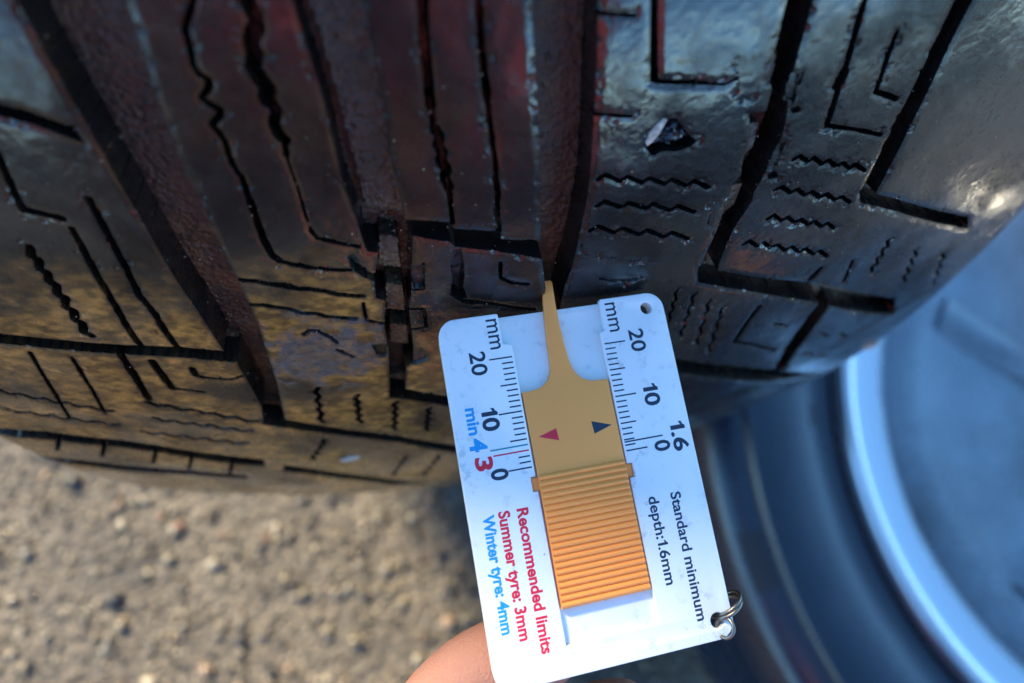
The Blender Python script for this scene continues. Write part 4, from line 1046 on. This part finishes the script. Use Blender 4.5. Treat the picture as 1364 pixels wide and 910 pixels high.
def make_gauge():
    g = empty('tread_depth_gauge', GM @ Vector((21.7, 63.5, 1.5)))
    tag(g, 'white plastic tread depth gauge with orange slider pushed into the tyre groove', 'depth gauge')
    gi = Matrix.Translation(g.location).inverted()
    kids = []
    h1 = arc(39.9, 2.9, 1.15, 360, 0, 24)[:-1]; h2 = arc(40.5, 60.3, 1.35, 360, 0, 24)[:-1]
    front = (arc(3.2, 3.2, 3.2, 180, 270) + [(10.9, 0)] + arc(10.9, .4, .4, 270, 360, 3) + [(11.3, 5.6)] + [(11.5, 5.75), (12.4, 5.85)] + arc(12.5, 6.35, .4, 270, 360, 3)
             + [(12.9, 30.0), (12.0, 30.0), (12.0, 32.6), (12.9, 32.6), (12.9, 58.6), (29.9, 58.6), (29.9, 33.3), (30.9, 33.3), (30.9, 30.8), (29.9, 30.8), (29.9, 6.9)]
             + arc(30.3, 6.5, .4, 180, 270, 3) + [(30.9, 6.0), (30.9, .4)] + arc(31.3, .4, .4, 180, 270, 3) + arc(40.2, 3.2, 3.2, 270, 360) + arc(40.2, 60.3, 3.2, 0, 90) + arc(3.2, 60.3, 3.2, 90, 180))
    kids.append(slab('front_frame', [front, h1, h2], 0.0, 1.25, .14, M_WHITE, g))
    back = arc(3.25, 3.75, 3.2, 180, 270) + arc(40.15, 3.75, 3.2, 270, 360) + arc(40.15, 60.25, 3.2, 0, 90) + arc(3.25, 60.25, 3.2, 90, 180)
    kids.append(slab('back_plate', [back, arc(39.9, 2.9, 1.2, 360, 0, 24)[:-1], arc(40.5, 60.3, 1.4, 360, 0, 24)[:-1]], 1.22, 2.9, .12, M_WHITE, g))
    # slider
    sl = ([(20.75, -4.6), (21.1, -4.95), (22.3, -4.95), (22.65, -4.6), (22.45, 0), (22.5, 4), (22.7, 8), (22.95, 10.5), (23.3, 12.0), (23.9, 13.3), (24.9, 14.3), (26.2, 14.85), (27.6, 15.0), (29.55, 15.05), (29.6, 29.8), (29.6, 52.75), (13.3, 52.75), (13.3, 29.8), (13.2, 15.05),
           (14.9, 15.0), (16.2, 14.85), (17.3, 14.4), (18.3, 13.6), (18.95, 12.5), (19.3, 11.2), (19.45, 9), (19.75, 4), (20.15, 0)])
    s = slab('slider', [sl], -.02, 1.15, .12, M_ORANGE, g)
    kids.append(s)
    prism('slider_tab', [(12.15, 30.25), (13.35, 30.25), (13.35, 32.5), (12.15, 32.5)], .55, 1.15, M_ORANGE, g)
    prism('slider_tab', [(29.55, 30.95), (30.8, 30.95), (30.8, 33.2), (29.55, 33.2)], .55, 1.15, M_ORANGE, g)
    # grip ribs, one mesh shared by all
    bm = bmesh.new()
    pr = [(-.47, 0), (-.36, -.24), (-.18, -.40), (.06, -.43), (.24, -.34), (.38, -.16), (.47, 0)]
    L = [bm.verts.new((13.42, y, z)) for y, z in pr]; Rr = [bm.verts.new((29.48, y, z)) for y, z in pr]
    for i in range(len(pr) - 1): bm.faces.new((L[i], Rr[i], Rr[i + 1], L[i + 1]))
    bm.faces.new(L[::-1]); bm.faces.new(Rr)
    bmesh.ops.recalc_face_normals(bm, faces=bm.faces)
    me = bpy.data.meshes.new('grip_rib'); bm.to_mesh(me); bm.free()
    R3 = GM.to_3x3().to_4x4()
    me.transform(R3)
    NR = 21
    for k in range(NR):
        o = link('grip_rib', me, M_ORANGE, s, 60)
        y = 30.4 + (52.1 - 30.4) * k / (NR - 1)
        o['_off'] = 0
        o.location = (GM @ Vector((0, y, -.03))) - Vector(g.location) + Vector(g.location)
        del o['_off']
    prism('pointer', [(14.7, 23.35), (18.15, 22.35), (18.3, 24.55)], -.05, .1, M_RED, s)
    prism('pointer', [(28.5, 23.45), (24.85, 22.2), (25.0, 24.5)], -.05, .1, M_NAVY, s)
    # graduations
    tw = .13
    def tick(xa, xb, y, mat, w=tw):
        prism('tick_mark', [(xa, y - w), (xb, y - w), (xb, y + w), (xa, y + w)], -.02, .1, mat, g)
    for k in range(21):
        v = 20 - k
        y = 8.29 + k
        ln = 4.3 if v in (20, 10, 0) else 3.1 if v in (15, 5) else 2.1
        mat = M_NAVY
        if v == 4: ln, mat = 6.9, M_TEAL
        if v == 3: ln, mat = 6.5, M_RED
        tick(12.6 - ln, 12.55, y, mat)
        y = 8.54 + k
        ln = 4.1 if v in (20, 10, 0) else 3.0 if v in (15, 5) else 2.0
        tick(30.25, 30.25 + ln, y, M_NAVY)
    tick(30.25, 37.7, 26.95, M_NAVY)
    T = lambda *a, **k: lettering('lettering', *a, parent=g, **k)
    T('mm', 8.9, 2.9, .9, 6.5, M_NAVY, bold=.005)
    T('20', 4.9, 2.75, 6.5, 10.8, M_NAVY)
    T('10', 5.25, 2.85, 16.9, 20.9, M_NAVY, bold=.03)
    T('0', 5.25, 2.85, 27.55, 29.55, M_NAVY, bold=.03)
    T('min', 2.55, 2.1, 16.3, 21.1, M_CYAN, bold=.03)
    T('4', 2.35, 2.85, 21.7, 24.1, M_CYAN, bold=.035)
    T('3', 2.85, 2.85, 25.1, 27.5, M_RED, bold=.035)
    T('mm', 31.85, 2.9, .9, 6.5, M_NAVY, bold=.005)
    T('20', 35.4, 2.75, 6.6, 10.9, M_NAVY)
    T('10', 35.85, 2.8, 17.2, 21.3, M_NAVY, bold=.025)
    T('0', 35.85, 2.8, 27.75, 29.75, M_NAVY, bold=.025)
    T('1.6', 39.5, 2.75, 24.9, 30.3, M_NAVY, bold=.025)
    T('Recommended limits', 8.6, 1.9, 34.9, 59.0, M_RED, bold=.032)
    T('Summer tyre: 3mm', 5.3, 1.9, 34.8, 56.2, M_RED, bold=.032)
    T('Winter tyre: 4mm', 2.5, 1.9, 35.0, 54.6, M_CYAN, bold=.032)
    T('Standard minimum', 36.8, 1.85, 37.3, 59.7, M_NAVY, bold=.02)
    T('depth:1.6mm', 32.5, 1.85, 37.3, 52.7, M_NAVY, bold=.02)
    # meshes above are in world millimetre-true positions: make them children of the base empty
    inv = Matrix.Translation(-Vector(g.location))
    for o in list(COL.objects):
        if o.parent is g: o.location = Vector(o.location) - Vector(g.location)
    return g
make_gauge()

# ------------------------------------------------------------------ key ring through the lower hole
def torus(name, ctr, nrm, R, r, mat, n=40, m=10, a0=0, a1=360):
    z = Vector(nrm).normalized(); x = z.orthogonal().normalized(); y = z.cross(x)
    V, F = [], []
    full = a1 - a0 >= 360
    k = n if full else n + 1
    for i in range(k):
        a = rad(a0 + (a1 - a0) * i / n)
        d = x * math.cos(a) + y * math.sin(a)
        for j in range(m):
            b = 2 * math.pi * j / m
            V.append(Vector(ctr) + d * (R + r * math.cos(b)) + z * (r * math.sin(b)))
    for i in range(n):
        i2 = (i + 1) % k
        for j in range(m): F.append((i * m + j, i2 * m + j, i2 * m + (j + 1) % m, i * m + (j + 1) % m))
    me = bpy.data.meshes.new(name); me.from_pydata([v[:] for v in V], [], F); me.update()
    return me
me = torus('key_ring', (43.3, 58.9, 1.5), (.42, .90, .10), 2.9, .36, M_STEEL)
me.transform(GM)
kr = link('key_ring', me, M_STEEL, None, 60)
tag(kr, 'small steel ring through the lower right corner of the gauge', 'key ring')
me = torus('key_ring_coil', (43.5, 58.3, 1.7), (.46, .88, .06), 2.9, .34, M_STEEL); me.transform(GM)
c2 = link('coil', me, M_STEEL, kr, 60)
me = torus('chain_link', (41.3, 61.6, -.4), (.8, .25, .55), 1.7, .34, M_STEEL); me.transform(GM)
cl = link('chain_link', me, M_STEEL, None, 60)
tag(cl, 'tiny steel chain link hanging in the lower right hole of the gauge', 'chain link')

# ------------------------------------------------------------------ hand that holds the gauge; unseen body added to tint the tread reflections
def skin_mesh(name, verts, edges, root, sub=2):
    me = bpy.data.meshes.new(name)
    me.from_pydata([v[:3] for v in verts], edges, [])
    o = bpy.data.objects.new(name, me); COL.objects.link(o)
    md = o.modifiers.new('skin', 'SKIN'); md.use_smooth_shade = True
    for i, v in enumerate(verts):
        sv = me.skin_vertices[0].data[i]
        r = v[3]; sv.radius = (r, v[4] if len(v) > 4 else r); sv.use_root = (i == root)
    o.modifiers.new('sub', 'SUBSURF').levels = sub
    o.modifiers['sub'].render_levels = sub
    dg = bpy.context.evaluated_depsgraph_get(); dg.update()
    m2 = bpy.data.meshes.new_from_object(o.evaluated_get(dg))
    bpy.data.objects.remove(o); bpy.data.meshes.remove(me)
    m2.name = name
    return m2

def make_person():
    v, e = [], []
    def add(*c):
        v.append(tuple(c)); return len(v) - 1
    def chain(start, pts):
        p = start
        for q in pts:
            i = add(*q); e.append((p, i)); p = i
        return p
    # gauge millimetres: x right, y down, z behind the gauge
    wrist = add(-22, 168, 6, 22, 17)
    palm = add(-24, 138, 10, 22, 15); e.append((wrist, palm))
    knk = add(-26, 112, 12, 20, 13); e.append((palm, knk))
    chain(knk, [(-26, 96, 13, 9.5), (-20, 80, 13, 9.2), (-11, 67.5, 12.5, 8.6), (-1, 61.5, 11.3, 8.3), (10, 60.5, 10.6, 7.8), (17, 61, 10.2, 6.6)])
    chain(knk, [(-12, 100, 18, 9.5), (-2, 88, 21, 9.2), (10, 80, 19, 8.6), (22, 77, 14, 8.2), (30, 77, 12, 6.6)])
    chain(palm, [(-8, 118, 22, 9.2), (4, 106, 26, 8.8), (18, 98, 23, 8.2), (29, 96, 16, 7.0)])
    chain(palm, [(-6, 134, 26, 8.2), (8, 124, 30, 7.6), (19, 117, 26, 7.0), (26, 115, 20, 6.0)])
    chain(palm, [(-14, 126, -6, 11), (-6, 106, -13, 10.5), (2, 88, -12, 9.6), (8, 74.5, -6.5, 8.2)])
    v[:] = [(*(GM @ Vector(q[:3])), *(r * 1e-3 for r in q[3:])) for q in v]
    fore = add(-.045, -.66, .400, .036, .032); e.append((wrist, fore))
    elbow = add(.02, -.82, .45, .045); e.append((fore, elbow))
    sh = add(.24, -1.0, .70, .06); e.append((elbow, sh))
    chest = add(.06, -1.06, .62, .15, .12); e.append((sh, chest))
    belly = add(.10, -1.13, .44, .15, .12); e.append((chest, belly))
    pelvis = add(.22, -1.20, .28, .16, .13); e.append((belly, pelvis))
    neck = add(.05, -1.02, .84, .06); e.append((chest, neck))
    head = add(.05, -.96, .97, .095); e.append((neck, head))
    crown = add(.05, -.96, 1.06, .07); e.append((head, crown))
    sh2 = add(-.17, -1.0, .70, .06); e.append((chest, sh2))
    el2 = add(-.30, -.90, .46, .045); e.append((sh2, el2))
    wr2 = add(-.14, -.54, .74, .03); e.append((el2, wr2))
    hd2 = add(-.085, -.47, .71, .028); e.append((wr2, hd2))
    for kx in (.0, .56):
        kn = add(kx, -.86, .42 + kx * .12, .075); e.append((pelvis, kn))
        an = add(kx, -.98, .09, .05); e.append((kn, an))
        to = add(kx + .02, -.82, .05, .045); e.append((an, to))
    me = skin_mesh('person', v, e, palm)
    p = link('person', me, M_SKIN, None)
    me.polygons.foreach_set('use_smooth', [True] * len(me.polygons))
    tag(p, 'bare fingers reaching in from below and holding the gauge from behind', 'person')
    def garment(name, vv, ee, root, mat):
        m = skin_mesh(name, vv, ee, root)
        m.polygons.foreach_set('use_smooth', [True] * len(m.polygons))
        return link(name, m, mat, p)
    jk = [(.06, -1.06, .62, .22, .16), (.10, -1.13, .45, .21, .16), (.18, -1.17, .34, .19, .16), (.05, -1.02, .81, .085),  # unseen torso and sleeves, bulked out to redden and darken tread reflections
          (.24, -1.0, .70, .09), (.02, -.82, .45, .07), (-.035, -.69, .41, .052), (-.17, -1.0, .70, .10), (-.30, -.90, .47, .135), (-.20, -.60, .70, .05)]
    garment('unseen_jacket', jk, [(0, 1), (1, 2), (0, 3), (0, 4), (4, 5), (5, 6), (0, 7), (7, 8), (8, 9)], 0,
            mat_fabric('maroon_cloth', (.34, .045, .050), (.44, .065, .070)))
    tr = [(.22, -1.21, .28, .19, .16)]; te = []  # unseen legs, spread wide to block the bright low sky in reflections
    for kx in (.0, .56):
        n = len(tr)
        tr += [(kx, -.86, .42 + kx * .12, .11), (kx, -.98, .13, .075)]; te += [(0, n), (n, n + 1)]
    garment('unseen_trousers', tr, te, 0, mat_fabric('blue_denim', (.012, .042, .12), (.022, .065, .17)))
    return p
person = make_person()
